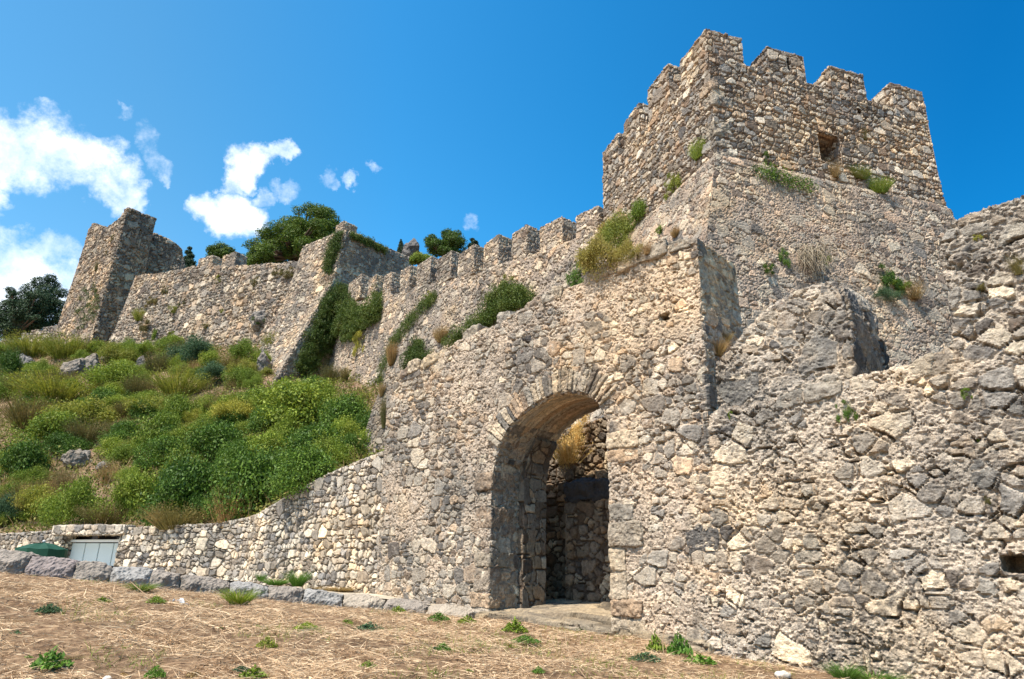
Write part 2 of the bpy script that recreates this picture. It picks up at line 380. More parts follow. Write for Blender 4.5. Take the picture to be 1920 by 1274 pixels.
gate = thing('gate_wall', W1.pt(0, 0, U(915, 1143)[1]), 'tall sunlit rubble wall with a round arched gateway, its top sloping down to the left', 'wall')
link('wall', me, M_gate, gate)
# inner reveal of the gate: a second, narrower jamb with its own arch behind
bm = bmesh.new()
inn = [(uL - .02, ZB), (uL - .02, z_cr + .2), (uL + .33, z_cr - .25)] 
pj = [(uL - .3, ZB), (uL - .3, z_sp + .9), (arch[6][0] - .1, arch[6][1] + .2), (arch[6][0] + .04, arch[6][1] - .04), (arch[4][0] + .04, arch[4][1] - .06), (uL + .11, z_sp + .1), (uL + .09, ZB)]
prism(bm, W1, pj, .72, WT + .05)
me = remesh(bm, .03); masonry(me, W1.az, size=.24, asp=1.3, mort=.016, jdep=.02, bulge=.02, crev=.03, cover=.5, seed=4)
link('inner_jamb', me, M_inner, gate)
coping(W1, ((735, 705), (790, 680), (880, 631), (960, 589), (1040, 549), (1130, 509), (1200, 479), (1260, 455), (1306, 443)), 4, gate, M_block)
# voussoirs: thin upright stones round the crown
vb = bmesh.new()
rr = random.Random(5)
seq = [p for p in arch[4:]] + archR[:8]
acc_pts = []
for a, b in zip(seq, seq[1:]):
    for k in range(3): acc_pts.append((a[0] + (b[0] - a[0]) * k / 3, a[1] + (b[1] - a[1]) * k / 3))
vous = []
i = 0
while i < len(acc_pts) - 3:
    k = rr.choice((1, 2, 2)); a = Vector((*acc_pts[i], 0)); b = Vector((*acc_pts[i + k], 0)); tdir = (b - a)
    nrm = Vector((-tdir.y, tdir.x, 0)).normalized(); h = rr.uniform(.32, .46); gap = tdir * .06; fl = rr.uniform(.05, .08)
    q = [a + gap, b - gap, b - gap + nrm * h + tdir * .05, a + gap + nrm * h - tdir * .05]
    pr = bmesh.new(); prism(pr, W1, [(p.x, p.y) for p in q], -fl, .3)
    tm = remesh(pr, .018); roughen(tm, .03, 9.); roughen(tm, .015, 30.); plain_attrs(tm, rr.random(), rr.random()); link('voussoir', tm, M_block, gate); i += k
# squared jamb stones on both sides of the opening
for side in (0, 1):
    z = U(1147, 1165)[1] - .25 if side else U(915, 1143)[1] - .3
    while z < (z_spR - .1 if side else z_sp):
        h = rr.uniform(.2, .4); wd_ = rr.uniform(.25, .62); dp = rr.uniform(.5, .78); a_ = rr.random() > .22
        if a_:
            pr = bmesh.new()
            if side: box(pr, W1.pt(uR - .015, -.02 - rr.uniform(0, .025), z + .012), W1.d * wd_, W1.n * dp, Vector((0, 0, h - .024)))
            else: box(pr, W1.pt(uL - wd_ + .02, -.02 - rr.uniform(0, .025), z + .012), W1.d * wd_, W1.n * dp, Vector((0, 0, h - .024)))
            tm = remesh(pr, .02); roughen(tm, .045, 5., 0, z); roughen(tm, .02, 24.); plain_attrs(tm, rr.random(), rr.uniform(.4, .9)); link('jamb_stone', tm, M_block, gate)
        z += h

# ---- right-hand flank of the gate wall, climbing to the tall broken wall at the right edge
fl = [(1322, 800), (1345, 775), (1400, 763), (1470, 748), (1500, 738), (1560, 722), (1625, 704), (1700, 690), (1735, 684), (1752, 668), (1790, 655), (1792, 600), (1782, 560), (1765, 500), (1760, 462), (1772, 432), (1788, 412), (1850, 390), (1925, 366), (2050, 330)]
ft = [U(*p) for p in fl]
prof = [(ft[0][0] - .35, ZB - .8), (ft[0][0] - .35, U(1300, 810)[1] - .3)] + rough_top(ft, .3, .05, 8) + [(ft[-1][0], ZB - .8)]
bm = bmesh.new(); prism(bm, W1, prof, .025, 1.6)
cuts = []
c = bmesh.new(); hu, hz = U(1905, 1060); box(c, W1.pt(hu - .13, -.3, hz - .07), W1.d * .34, W1.n * 1., Vector((0, 0, .17))); cuts.append(c)
for (px, py, ww, hh) in ((1592, 868, .3, .045), (1480, 905, .36, .06), (1665, 775, .5, .05), (1300, 762, .04, .3), (1560, 838, .16, .07)):
    c = bmesh.new(); hu, hz = U(px, py); box(c, W1.pt(hu - ww / 2, -.3, hz - hh / 2), W1.d * ww + Vector((0, 0, .02)), W1.n * .46, Vector((0, 0, hh))); cuts.append(c)
me = remesh(bm, VOX1, cuts)
masonry(me, W1.az, size=.165, asp=1.9, mort=.02, jdep=.022, bulge=.03, tilt=.16, rough=.022, crev=.12, cover=.86, pit=.06, wave=.06, big=.3, bigk=1.6, seed=6)
flank = thing('flank_wall', W1.pt(ft[4][0], 0, -.9), 'nearest rough grey wall on the right, patched with crumbling mortar, rising to a tall broken end', 'wall')
link('wall', me, M_flank, flank)
coping(W1, ((1400, 764), (1470, 749), (1560, 723), (1625, 705), (1700, 691), (1745, 680)), 9, flank, M_block, (.08, .24), (.22, .6), .015, .7, .13)
# masonry shoulder standing on the flank, behind its coping
sh = [(1318, 850), (1326, 700), (1360, 672), (1400, 620), (1440, 572), (1490, 545), (1540, 526), (1566, 524), (1580, 536), (1590, 570), (1596, 640), (1600, 800)]
bm = bmesh.new(); prism(bm, W1, [U(px, py, .3) for px, py in sh], .3, 1.35)
bm.verts.ensure_lookup_table(); nsh = len(sh); fv = bm.verts[:nsh]
ed = [e for e in bm.edges if e.verts[0] in fv and e.verts[1] in fv and all(4 <= fv.index(v) <= 10 for v in e.verts)]
bmesh.ops.bevel(bm, geom=ed, offset=.3, segments=5, affect='EDGES', clamp_overlap=True)
me = remesh(bm, .025); masonry(me, W1.az, size=.15, asp=2.2, mort=.02, jdep=.02, bulge=.02, tilt=.08, rough=.028, crev=.1, cover=.85, pit=.05, wave=.07, seed=9)
stub = link('wall_stub', me, M_flank)
tag(stub, 'rounded stump of a broken wall rising behind the coping, right of the gate wall end', 'wall')

# ---- yard behind the gate: back wall, side pier and paved floor
zf = U(1060, 1160)[1]
bm = bmesh.new(); prism(bm, W1, [(uL - 1.2, ZB), (uL - 1.2, 4.5), (uR + 3.2, 5.5), (uR + 3.2, ZB)], 2.7, 3.6)
me = remesh(bm, .03); masonry(me, W1.az, size=.16, asp=1.8, mort=.02, jdep=.05, bulge=.03, tilt=.2, crev=.05, cover=.2, big=.1, bigk=1.5, seed=12)
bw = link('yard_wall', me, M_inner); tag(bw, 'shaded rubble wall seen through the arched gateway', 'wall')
pu = U(1062, 1000, 2.1)[0]; pz = U(1100, 905, 2.1)[1]
bm = bmesh.new(); prism(bm, W1, [(pu, ZB), (pu - .05, pz - .32), (uR + 3, pz - .32), (uR + 3, ZB)], 2.1, 3.2)
me = remesh(bm, .028); masonry(me, W1.az, size=.15, asp=2.1, mort=.018, jdep=.05, bulge=.03, tilt=.2, crev=.05, cover=.15, big=.08, bigk=1.5, seed=15)
pier = thing('stone_pier', W1.pt(pu, 2.5, zf), 'shaded stone pier inside the gateway under a blackened lintel', 'pier')
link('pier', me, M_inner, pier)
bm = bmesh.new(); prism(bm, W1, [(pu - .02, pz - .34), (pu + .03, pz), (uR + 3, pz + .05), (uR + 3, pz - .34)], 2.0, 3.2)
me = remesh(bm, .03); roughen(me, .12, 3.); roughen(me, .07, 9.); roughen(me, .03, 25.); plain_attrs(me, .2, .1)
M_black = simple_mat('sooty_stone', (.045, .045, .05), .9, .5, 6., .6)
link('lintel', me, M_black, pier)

# ---- big square tower
FA = R(-18.6)
Ld = Vector((math.sin(FA), math.cos(FA), 0)); Rd = Vector((math.cos(FA), -math.sin(FA), 0))
F = at(1334, 180, 15.4); F.z = 0
FR = Frame((F.x, F.y), math.atan2(Rd.x, Rd.y)); FR.n = Ld.copy()
FL = Frame((F.x, F.y), FA); FL.n = Rd.copy()
z_str = FR.uz(1343, 290)[1]
mer_px = [(1325, 1397), (1440, 1510), (1552, 1617), (1660, 1722)]
mer_u = [(FR.uz(a, 110)[0], FR.uz(b, 130)[0]) for a, b in mer_px]
mer_u[0] = (0., mer_u[0][1])
WR = mer_u[-1][1]
z_cren = (FR.uz(1405, 119)[1] + FR.uz(1620, 188)[1]) / 2
z_top = FR.uz(1325, 46)[1]
WL = FL.uz(1130, 360)[0]
print('tower', F, 'z_str', z_str, 'z_cren', z_cren, 'z_top', z_top, 'WR', WR, 'WL', WL, mer_u)
def TP(a, b, z): return F + Rd * a + Ld * b + Vector((0, 0, z))
bm = bmesh.new()
loft(bm, [[TP(0, 0, z_str - .4), TP(WR, 0, z_str - .4), TP(WR, WL, z_str - .4), TP(0, WL, z_str - .4)],
          [TP(0, 0, z_cren), TP(WR, 0, z_cren), TP(WR, WL, z_cren), TP(0, WL, z_cren)]])
cuts = []
wu0, wz0 = FR.uz(1541, 300); wu1, wz1 = FR.uz(1573, 256)
c = bmesh.new(); pr = [(wu0, wz0), (wu0, wz1 - .12), (wu0 + .1, wz1), (wu1 - .1, wz1 - .02), (wu1, wz1 - .16), (wu1, wz0)]
prism(c, FR, pr, -.3, 1.5); cuts.append(c)
c = bmesh.new(); box(c, TP(.9, .95, z_str + .2), Rd * (WR - 1.8), Ld * (WL - 2.), Vector((0, 0, z_cren - z_str - 1.))); cuts.append(c)
for px, py in ((1222, 62), (1612, 208)):
    u_, z_ = FR.uz(px, py)
    if 0 < u_ < WR:
        c = bmesh.new(); box(c, TP(u_ - .07, -.3, z_ - .08), Rd * .14, Ld * .8, Vector((0, 0, .16))); cuts.append(c)
me = remesh(bm, .027, cuts)
masonry(me, FR.az, size=.15, asp=1.45, mort=.022, jdep=.05, bulge=.025, tilt=.25, rough=.012, crev=.05, cover=.3, pit=.02, wave=.06, big=.2, bigk=1.6, seed=21)
tower = thing('square_tower', TP(0, 0, 0), 'massive square battlemented tower on the right, tallest part of the fortress', 'tower')
link('upper_wall', me, M_tower, tower)
# battered lower storeys
DR = z_str + 1.0; bl, bf = .27, .13
bm = bmesh.new()
loft(bm, [[TP(-bl * DR, -bf * DR, -1), TP(WR + .25, -bf * DR, -1), TP(WR + .25, WL, -1), TP(-bl * DR, WL, -1)],
          [TP(-.12, -.1, z_str - .12), TP(WR + .02, -.1, z_str - .12), TP(WR + .02, WL, z_str - .12), TP(-.12, WL, z_str - .12)],
          [TP(-.02, -.02, z_str + .02), TP(WR - .02, -.02, z_str + .02), TP(WR - .02, WL, z_str + .02), TP(-.02, WL, z_str + .02)]])
cuts = []
su, sz = FL.uz(1216, 362)
c = bmesh.new(); box(c, TP(-1.2, su - .22, sz - .5), Ld * .42, Rd * 2.2, Vector((0, 0, .95))); cuts.append(c)
# hollow where facing stones have fallen from the front
me = remesh(bm, .028, cuts)
masonry(me, FR.az, size=.13, asp=2., mort=.018, jdep=.018, bulge=.02, rough=.018, crev=.05, cover=.6, pit=.045, wave=.09, big=.25, seed=25)
link('battered_base', me, M_batter, tower)
# ragged cornerstones up the front edge
cs = bmesh.new(); rr = random.Random(3); z = z_str - .1; k = 0; qs = []
while z < z_cren - .2:
    h = rr.uniform(.28, .62); a, b = (rr.uniform(.5, .95), rr.uniform(.3, .5)); 
    if k % 2: a, b = b, a
    if k not in (3, 6):
        pr = bmesh.new(); box(pr, TP(-.012, -.012, z + .02), Rd * a * .8, Ld * b * .8, Vector((0, 0, h * .8 - .03)))
        tm = remesh(pr, .035); roughen(tm, .07, 5.); roughen(tm, .03, 17.); plain_attrs(tm, rr.random(), .3 + .5 * rr.random()); link('cornerstone', tm, M_block, tower)
    z += h; k += 1
def merlon_mesh(p, dx, dy, h, vox, az, seed, size=.2, slope=.12, hh=None, slit=False):
    bm = bmesh.new(); Z = Vector((0, 0, 1)); m_ = (dx + dy) / 2
    b0 = p - Z * .25
    rr = random.Random(seed); j = [rr.uniform(-.07, .07) for _ in range(4)]
    ridge = [p + Z * (h + j[0]) + dy * .0, p + dx + Z * (h + j[1]), p + dx + dy + Z * (h - slope + j[2]), p + dy + Z * (h - slope + j[3])]
    loft(bm, [[b0, b0 + dx, b0 + dx + dy, b0 + dy], ridge])
    cuts = []
    if slit:
        c = bmesh.new(); q = p + dx * .52 - dy.normalized() * .3 + Z * h * .25; box(c, q, dx.normalized() * .12, dy.normalized() * .9, Z * h * .5); cuts.append(c)
    return masonry(remesh(bm, vox, cuts), az, size=size, asp=1.45, mort=size * .13, jdep=size * .25, bulge=.02, tilt=.22, crev=.03, cover=.35, wave=.02, big=.15, bigk=1.6, seed=seed)
mg = 'merlons along the square tower top'
names = ['corner merlon, highest point of the tower', 'merlon with a narrow slit, second along the sunny gap', 'third merlon along the front', 'merlon at the far right end of the tower']
ztops = [FR.uz(px, py)[1] for px, py in ((1360, 60), (1475, 94), (1580, 130), (1690, 160))]
MD = .75
for i, (a, b) in enumerate(mer_u):
    d_ = WL * .2 if i == 0 else MD
    me = merlon_mesh(TP(a, 0, z_cren), Rd * (b - a), Ld * (1.35 if i == 0 else MD), ztops[i] - z_cren, .027, FR.az, 31 + i, .21, .15, slit=i in (1, 2))
    link('merlon', me, M_tower, tower)
for i, (a, b) in enumerate(((1.95, 3.2), (3.75, 4.8), (5.2, WL - .05))):
    hh = 1.25 - .12 * i
    me = merlon_mesh(TP(0, a, z_cren), Rd * .75, Ld * (b - a), hh, .027, FR.az, 41 + i, .21)
    link('merlon', me, M_tower, tower)

# ---- crenellated curtain wall climbing to the middle bastion
CW = Frame((.5, 25.), R(145)); 
mpx = [(641, 664, 528, 558), (681, 695, 526, 553), (711, 726, 520, 549), (744, 762, 509, 541), (776, 802, 496, 528), (815, 842, 485, 520), (857, 887, 474, 512), (907, 935, 457, 498), (961, 990, 440, 480), (1015, 1058, 425, 461), (1085, 1127, 406, 440)]
base_line = [CW.uz(px, py) for px, py in ((630, 566), (671, 556), (728, 548), (806, 526), (890, 510), (940, 492), (1000, 472), (1070, 448), (1128, 428))]
u0c, u1c = base_line[0][0] - .8, base_line[-1][0] + .5
prof = [(u0c, 2.)] + [(u0c, base_line[0][1])] + rough_top([(u_, z_ - .14) for u_, z_ in base_line], .6, .05, 4) + [(u1c, base_line[-1][1]), (u1c, 2.)]
bm = bmesh.new(); prism(bm, CW, prof, 0, 1.4, .1, base_line[4][1])
me = remesh(bm, .05)
masonry(me, CW.az, size=.17, asp=1.6, mort=.025, jdep=.035, bulge=.035, tilt=.2, rough=.025, crev=.1, cover=.62, pit=.06, wave=.1, big=.2, seed=51)
curt = thing('curtain_wall', CW.pt(0, 0, 4), 'long sloping battlemented wall between the square tower and the ivied bastion', 'wall')
link('wall', me, M_far, curt)
for i, (xl, xr, yt, yb) in enumerate(mpx):
    ua, zb = CW.uz(xl, yb + 2); ub, _ = CW.uz(xr, yb - 5); _, zt = CW.uz((xl + xr) / 2, yt - 2)
    wf = .1 * (zb - base_line[4][1])
    me = merlon_mesh(CW.pt(ua, wf - .03, zb - .2), CW.d * (ub - ua) , CW.n * .9, zt - zb + .34, .04, CW.az, 60 + i, .15, .12)
    link('merlon', me, M_far, curt)

# ---- middle bastion with the sharp sloping prow
Lb = Vector((math.sin(R(-48)), math.cos(R(-48)), 0)); Rb = Vector((math.sin(R(40)), math.cos(R(40)), 0))
Ct = at(650, 428, 42.); Cm = at(624, 524, 41.6); Cb = at(508, 728, 39.)
def ring(c, lz, ll, rz, rl, dz=0):
    a = c + Lb * ll; b = c + Rb * rl
    return [c + Vector((0, 0, dz)), b, b + Lb * ll, a]
tl = at(568, 462, 45.); ml = at(535, 560, 44.6); bl_ = at(425, 745, 44.2); bl_.z = Cb.z - 1
tr = at(768, 482, 46.6); mr = tr.copy(); mr.x += .1; mr.y -= .1; mr.z = Cm.z; br = at(600, 712, 41.5)
br = Cb + Rb * 5.; br.z = Cb.z
def bk(l, r, z): q = l + (r - Ct) * 1.0; q.z = z; return q
bm = bmesh.new()
lowc = Cb + (Cb - Cm) * .35; lowl = bl_ + (bl_ - ml) * .3; lowr = br.copy(); lowr.z = lowc.z
loft(bm, [[lowc, lowr, bk(lowl, tr, lowc.z), lowl],
          [Cb, br, bk(bl_, tr, Cb.z), bl_],
          [Cm, mr, bk(ml, tr, Cm.z), ml],
          [Ct, tr, bk(tl, tr, tl.z), tl]])
me = remesh(bm, .062)
masonry(me, R(42), size=.2, asp=1.8, mort=.03, jdep=.05, bulge=.04, tilt=.2, rough=.03, crev=.1, cover=.3, pit=.07, wave=.1, big=.2, seed=71)
bast = thing('bastion', Cb, 'steep pointed bastion in the middle with a shaded right face and ivy down its edge', 'bastion')
link('wall', me, M_far, bast)
p = at(643, 436, 42.1)
me = merlon_mesh(p, Rb * 1.15, Lb * .95, at(650, 412, 42.).z - p.z, .06, R(42), 77, .2)
link('corner_turret', me, M_far, bast)

# ---- curtain between bastion and ruined tower
pa = at(250, 640, 56.); pb = at(566, 640, 45.6)
az3 = math.atan2(pb.x - pa.x, pb.y - pa.y)
W3 = Frame((pa.x, pa.y), az3)
t3 = [W3.uz(*p) for p in ((250, 516), (300, 510), (350, 503), (400, 499), (445, 497), (490, 497), (530, 495), (572, 488))]
prof = [(t3[0][0] - 1., t3[0][1] - 8)] + rough_top(t3, .7, .08, 9) + [(t3[-1][0], t3[-1][1] - 8)]
bm = bmesh.new(); prism(bm, W3, prof, 0, 1.5, .08, t3[3][1])
me = remesh(bm, .085); masonry(me, W3.az, size=.27, asp=1.5, mort=.04, jdep=.09, bulge=.06, tilt=.2, rough=.05, crev=.14, cover=.2, pit=.1, wave=.25, big=.2, seed=81)
cur2 = thing('curtain_wall', W3.pt(4, 0, pa.z), 'weathered wall dotted with tufts between the leaning ruined tower and the pointed bastion', 'wall')
link('wall', me, M_far, cur2)
for i, (xl, xr, yt, yb) in enumerate(((366, 392, 484, 502), (411, 436, 478, 499))):
    ua, zb = W3.uz(xl, yb); ub, _ = W3.uz(xr, yb); zt = W3.uz(xl, yt)[1]
    link('merlon', merlon_mesh(W3.pt(ua, .15, zb - .1), W3.d * (ub - ua), W3.n * 1.1, zt - zb + .1, .075, W3.az, 90 + i, .22), M_far, cur2)

# ---- ruined tower at the upper left
L3 = Vector((math.sin(R(-54)), math.cos(R(-54)), 0)); R3 = Vector((math.sin(R(38)), math.cos(R(38)), 0))
Tt = at(239, 392, 58.)
TF = Frame((Tt.x, Tt.y), R(-54)); TF.n = R3.copy()
tf = [(172, 432), (177, 421), (184, 422), (194, 426), (197, 437), (202, 438), (206, 426), (215, 419), (228, 410), (234, 393), (240, 389)]
pts = [TF.uz(*p) for p in tf]
zb = at(172, 650, 58.).z - 2
prof = [(pts[0][0] + 1.1, zb), (pts[0][0], pts[0][1])] + pts[1:] + [(0, zb)]
bm = bmesh.new(); prism(bm, TF, prof, 0, 2.7, 0.045, pts[-1][1])
cuts = []
su, sz = TF.uz(184, 460); c = bmesh.new(); box(c, TF.pt(su - .25, -.5, sz - .6), TF.d * .45, TF.n * 1.9, Vector((0, 0, 1.1))); cuts.append(c)
me = remesh(bm, .085, cuts); masonry(me, R(38), size=.24, asp=1.9, mort=.035, jdep=.09, bulge=.05, tilt=.2, rough=.05, crev=.14, cover=.12, pit=.08, wave=.15, big=.15, seed=95)
ruin = thing('ruined_tower', Tt + Vector((0, 0, zb - Tt.z)), 'tall ruined tower at upper left, leaning, with a jagged roofless top', 'tower')
link('wall', me, M_fartower, ruin)
# rear wing, lower
RB = Frame((Tt.x + R3.x * 2.6 + L3.x * .9, Tt.y + R3.y * 2.6 + L3.y * .9), R(48)); RB.n = Vector((-math.cos(R(48)), math.sin(R(48)), 0))
pw = [RB.uz(*p) for p in ((276, 440), (290, 437), (310, 446), (330, 455), (343, 468), (347, 490), (347, 520))]
prof = [(pw[0][0] - .4, zb + 4)] + [(pw[0][0] - .4, pw[0][1])] + pw + [(pw[-1][0], zb + 4)]
bm = bmesh.new(); prism(bm, RB, prof, 0, 1.6)
me = remesh(bm, .085); masonry(me, R(48), size=.24, asp=1.9, mort=.035, jdep=.09, bulge=.05, tilt=.2, rough=.05, crev=.14, cover=.12, pit=.08, wave=.15, big=.15, seed=97)
link('rear_wall', me, M_fartower, ruin)

# ---- far low battlements by the left tree
FW = Frame((at(60, 630, 74.).x, 74.), R(100))
fp = [FW.uz(*p) for p in ((-10, 645), (5, 636), (38, 638), (40, 624), (47, 622), (51, 630), (56, 628), (58, 619), (70, 617), (72, 624), (78, 623), (82, 613), (100, 610), (115, 605), (115, 660), (-10, 668))]
bm = bmesh.new(); prism(bm, FW, fp, 0, 1.); me = remesh(bm, .1); masonry(me, FW.az, size=.28, mort=.07, jdep=.1, seed=98)
o = link('far_battlement', me, M_far); tag(o, 'small low battlemented wall far off at the left below the dark tree', 'wall')

# ---- buttress spur just left of the gate wall
BW = Frame((at(705, 800, 23.5).x, 23.5), R(125))
bp_ = [BW.uz(*p) for p in ((688, 960), (690, 830), (699, 778), (709, 744), (724, 712), (745, 694), (790, 690), (790, 960))]
bm = bmesh.new(); prism(bm, BW, bp_, 0, 1.5, .12, bp_[4][1]); me = remesh(bm, .035); masonry(me, BW.az, size=.09, asp=3., mort=.016, jdep=.03, bulge=.012, tilt=.1, rough=.008, crev=0, cover=.3, pit=0, wave=.01, big=.1, seed=99)
o = link('buttress', me, stone_mat('buttress_masonry', [(.23, .225, .215), (.28, .265, .24), (.21, .21, .205), (.31, .28, .24)], (.2, .17, .14), .5, .2, .4, 30., 0., .4, .85)); tag(o, 'small battered buttress half hidden behind the left end of the gate wall', 'buttress')

# ---- modern retaining wall: sloping part, curved corner, long low part with a recess
A0 = U(722, 900); aw = .03
chain = []
def onA(px): return W1.pt(U(px, 1000)[0], aw, 0)
cA = onA(470); cB = onA(432)
azB = R(-66); dB = Vector((math.sin(azB), math.cos(azB), 0))
RBf = Frame((cB.x, cB.y), azB + math.pi)
def fr_z(fr, px, py): return fr.uz(px, py)[1]
pl = [(W1.pt(U(724, 900)[0], aw, 0), U(724, 838)[1])]
for px, py in ((660, 860), (600, 886), (540, 918), (500, 944), (470, 963)):
    pl.append((onA(px), U(px, py)[1]))
zc = fr_z(RBf, 440, 978)
k0 = pl[-1][0]
b1 = RBf.pt(RBf.uz(405, 980)[0], 0, 0)
for f in (.3, .55, .8):
    mid = cB * 1.0 + (RBf.n + W1.n) * .12
    q = k0 * (1 - f) ** 2 + mid * 2 * f * (1 - f) + b1 * f * f
    pl.append((q, pl[5][1] * (1 - f) + zc * f))
for px, py in ((405, 981), (300, 986), (228, 990), (108, 995), (0, 1001), (-120, 1008), (-260, 1016)):
    u, z = RBf.uz(px, py); pl.append((RBf.pt(u, 0, 0), z))
bm = bmesh.new(); th = .5
fr_v = []
for i, (p, z) in enumerate(pl):
    a = pl[max(0, i - 1)][0]; b = pl[min(len(pl) - 1, i + 1)][0]; t = (b - a).normalized(); nn = Vector((t.y, -t.x, 0))
    if nn.dot(Vector((p.x, p.y, 0))) < 0: nn = -nn
    fr_v.append([p + Vector((0, 0, -.9)), p + Vector((0, 0, z)) + nn * .08, p + Vector((0, 0, z)) + nn * th, p + nn * th + Vector((0, 0, -.9))])
loft(bm, fr_v)
gx0, gz1 = RBf.uz(112, 1010); gx1, _ = RBf.uz(222, 992)
gz0 = -.6; gz1 = (RBf.uz(165, 1003)[1])
c = bmesh.new(); box(c, RBf.pt(gx0, -.4, gz0), RBf.d * (gx1 - gx0), RBf.n * 1.2, Vector((0, 0, gz1 - gz0)))
me = remesh(bm, .024, [c])
masonry(me, W1.az, size=.15, asp=1.5, mort=.018, jdep=.05, bulge=.016, tilt=.25, rough=.008, crev=.05, cover=0, pit=0, wave=.02, big=.12, bigk=1.5, seed=104)
ret = thing('retaining_wall', cB, 'newer pale retaining wall of neatly fitted stones below the bushy slope', 'wall')
link('wall', me, M_retain, ret)
lt = bmesh.new(); box(lt, RBf.pt(gx0 - .35, -.04, gz1 + .01), RBf.d * (gx1 - gx0 + .6), RBf.n * .4, Vector((0, 0, .26)))
me = remesh(lt, .03); masonry(me, R(25), size=.26, asp=1.2, mort=.02, jdep=.03, cover=0, pit=0, big=0, seed=107)
link('lintel', me, M_retain, ret)
# ================================================================== GROUND AND SLOPE
class RBF:
    def __init__(s, pts, smooth=.02):
        P = np.array(pts, float); s.c = P[:, :2]; n = len(P)
        K = s.k(s.c); K += np.eye(n) * smooth
        Q = np.hstack([np.ones((n, 1)), s.c]); A = np.block([[K, Q], [Q.T, np.zeros((3, 3))]])
        s.w = np.linalg.solve(A, np.concatenate([P[:, 2], np.zeros(3)]))
    def k(s, X):
        d2 = ((X[:, None, :] - s.c[None]) ** 2).sum(2); return .5 * d2 * np.log(d2 + 1e-9) * .01
    def __call__(s, X):
        X = np.atleast_2d(np.asarray(X, float)); out = np.empty(len(X))
        for i in range(0, len(X), 20000):
            x = X[i:i + 20000]; out[i:i + 20000] = s.k(x) @ s.w[:-3] + s.w[-3] + x @ s.w[-2:]
        return out
def A3(px, py, y): p = at(px, py, y); return (p.x, p.y, p.z)
kerb_px = [(-160, 1010, 1062, 10.6), (-60, 1022, 1070, 10.8), (57, 1037, 1080, 11.), (143, 1050, 1086, 11.1), (210, 1058, 1092, 11.3), (285, 1066, 1106, 11.5), (340, 1074, 1108, 11.7), (432, 1086, 1116, 12.), (505, 1096, 1124, 12.3), (570, 1103, 1132, 12.5), (645, 1112, 1140, 12.7), (722, 1120, 1145, 12.8), (800, 1131, 1152, 12.6), (880, 1142, 1160, 12.15)]
gpts = [A3(px, pb + 3, y) for px, pt_, pb, y in kerb_px]
gpts += [A3(960, 1163, 11.9), A3(1060, 1178, 11.3), A3(1150, 1192, 10.7), A3(1300, 1220, 9.9), A3(1440, 1253, 9.0), A3(1570, 1280, 8.3), A3(1750, 1305, 7.5), A3(1950, 1340, 6.8)]
gpts += [A3(0, 1274, 5.3), A3(480, 1274, 5.7), A3(960, 1274, 6.3), A3(1350, 1274, 7.4), (0, 0, 0), (-4, 0, .1), (4, 0, -.1), (0, -8, -1), (-12, 2, .6), (9, 3, -.1), (-14, 8, 1.3)]
kz = [(at(px, pb, y), y) for px, pt_, pb, y in kerb_px]
for p, y in kz: gpts.append((p.x * 1.25, p.y + 3, p.z - .15))
gpts += [(3, 16, 1.), (9, 9, .4), (-24, 16, 1.5)]
G = RBF(gpts)
def mesh_grid(X, Y, Z, keep=None):
    ny, nx = X.shape; V = np.stack((X, Y, Z), 2).reshape(-1, 3)
    i = np.arange(ny * nx).reshape(ny, nx); Q = np.stack((i[:-1, :-1], i[:-1, 1:], i[1:, 1:], i[1:, :-1]), 2).reshape(-1, 4)
    if keep is not None:
        k = keep.reshape(-1); Q = Q[k[Q].all(1)]
    return quad_mesh(V, Q)
def quad_mesh(V, Q, smooth=True):
    me = bpy.data.meshes.new('m'); me.vertices.add(len(V)); me.vertices.foreach_set('co', np.asarray(V, np.float32).ravel())
    me.loops.add(Q.size); me.loops.foreach_set('vertex_index', Q.astype(np.int32).ravel())
    k = Q.shape[1]
    me.polygons.add(len(Q)); me.polygons.foreach_set('loop_start', np.arange(0, Q.size, k, dtype=np.int32))
    me.polygons.foreach_set('use_smooth', np.full(len(Q), smooth)); me.update(calc_edges=True); me.validate(); return me

def soil_mat(name, stops, scale, bump, bd=.03, green=0.):
    m = bpy.data.materials.new(name); m.use_nodes = True; t = NT(m.node_tree)
    g = t.n('ShaderNodeNewGeometry').outputs['Position']
    c = t.ramp(t.noise(g, scale, 8., .72), stops)
    c = t.mix(1., c, t.ramp(t.noise(g, scale * .12, 4., .6), [(.3, (.7, .68, .66)), (.7, (1.25, 1.22, 1.18))]), 'MULTIPLY')
    if green: c = t.mix(t.m('MULTIPLY', t.step(t.noise(g, 1.3, 6., .7), .52, .66), green), c, (.09, .12, .03))
    h = t.m('ADD', t.noise(g, scale * 1.5, 8., .75), t.noise(g, scale * .3, 4., .6))
    b = t.n('ShaderNodeBsdfPrincipled', {'Base Color': c, 'Roughness': .95, 'Specular IOR Level': .1, 'Normal': t.n('ShaderNodeBump', {'Strength': bump, 'Distance': bd, 'Height': h}).outputs[0]})
    t.n('ShaderNodeOutputMaterial', {'Surface': b.outputs[0]}); return m
M_soil = soil_mat('dry_mulch', [(.32, (.05, .03, .018)), (.45, (.15, .096, .058)), (.56, (.26, .175, .105)), (.7, (.4, .285, .18))], 14., 1.)
M_path = soil_mat('path_stone', [(.3, (.3, .26, .2)), (.5, (.42, .37, .29)), (.7, (.5, .45, .36))], 6., .5)
M_slope = soil_mat('slope_soil', [(.3, (.1, .065, .045)), (.5, (.22, .15, .1)), (.65, (.33, .25, .16))], 3., .9, .15, .35)
xs = np.arange(-17, 13, .07); ys = np.arange(-1, 14.2, .07); X, Y = np.meshgrid(xs, ys)
XY = np.stack((X.ravel(), Y.ravel()), 1); Pn = np.stack((XY[:, 0], XY[:, 1], XY[:, 0] * 0), 1)
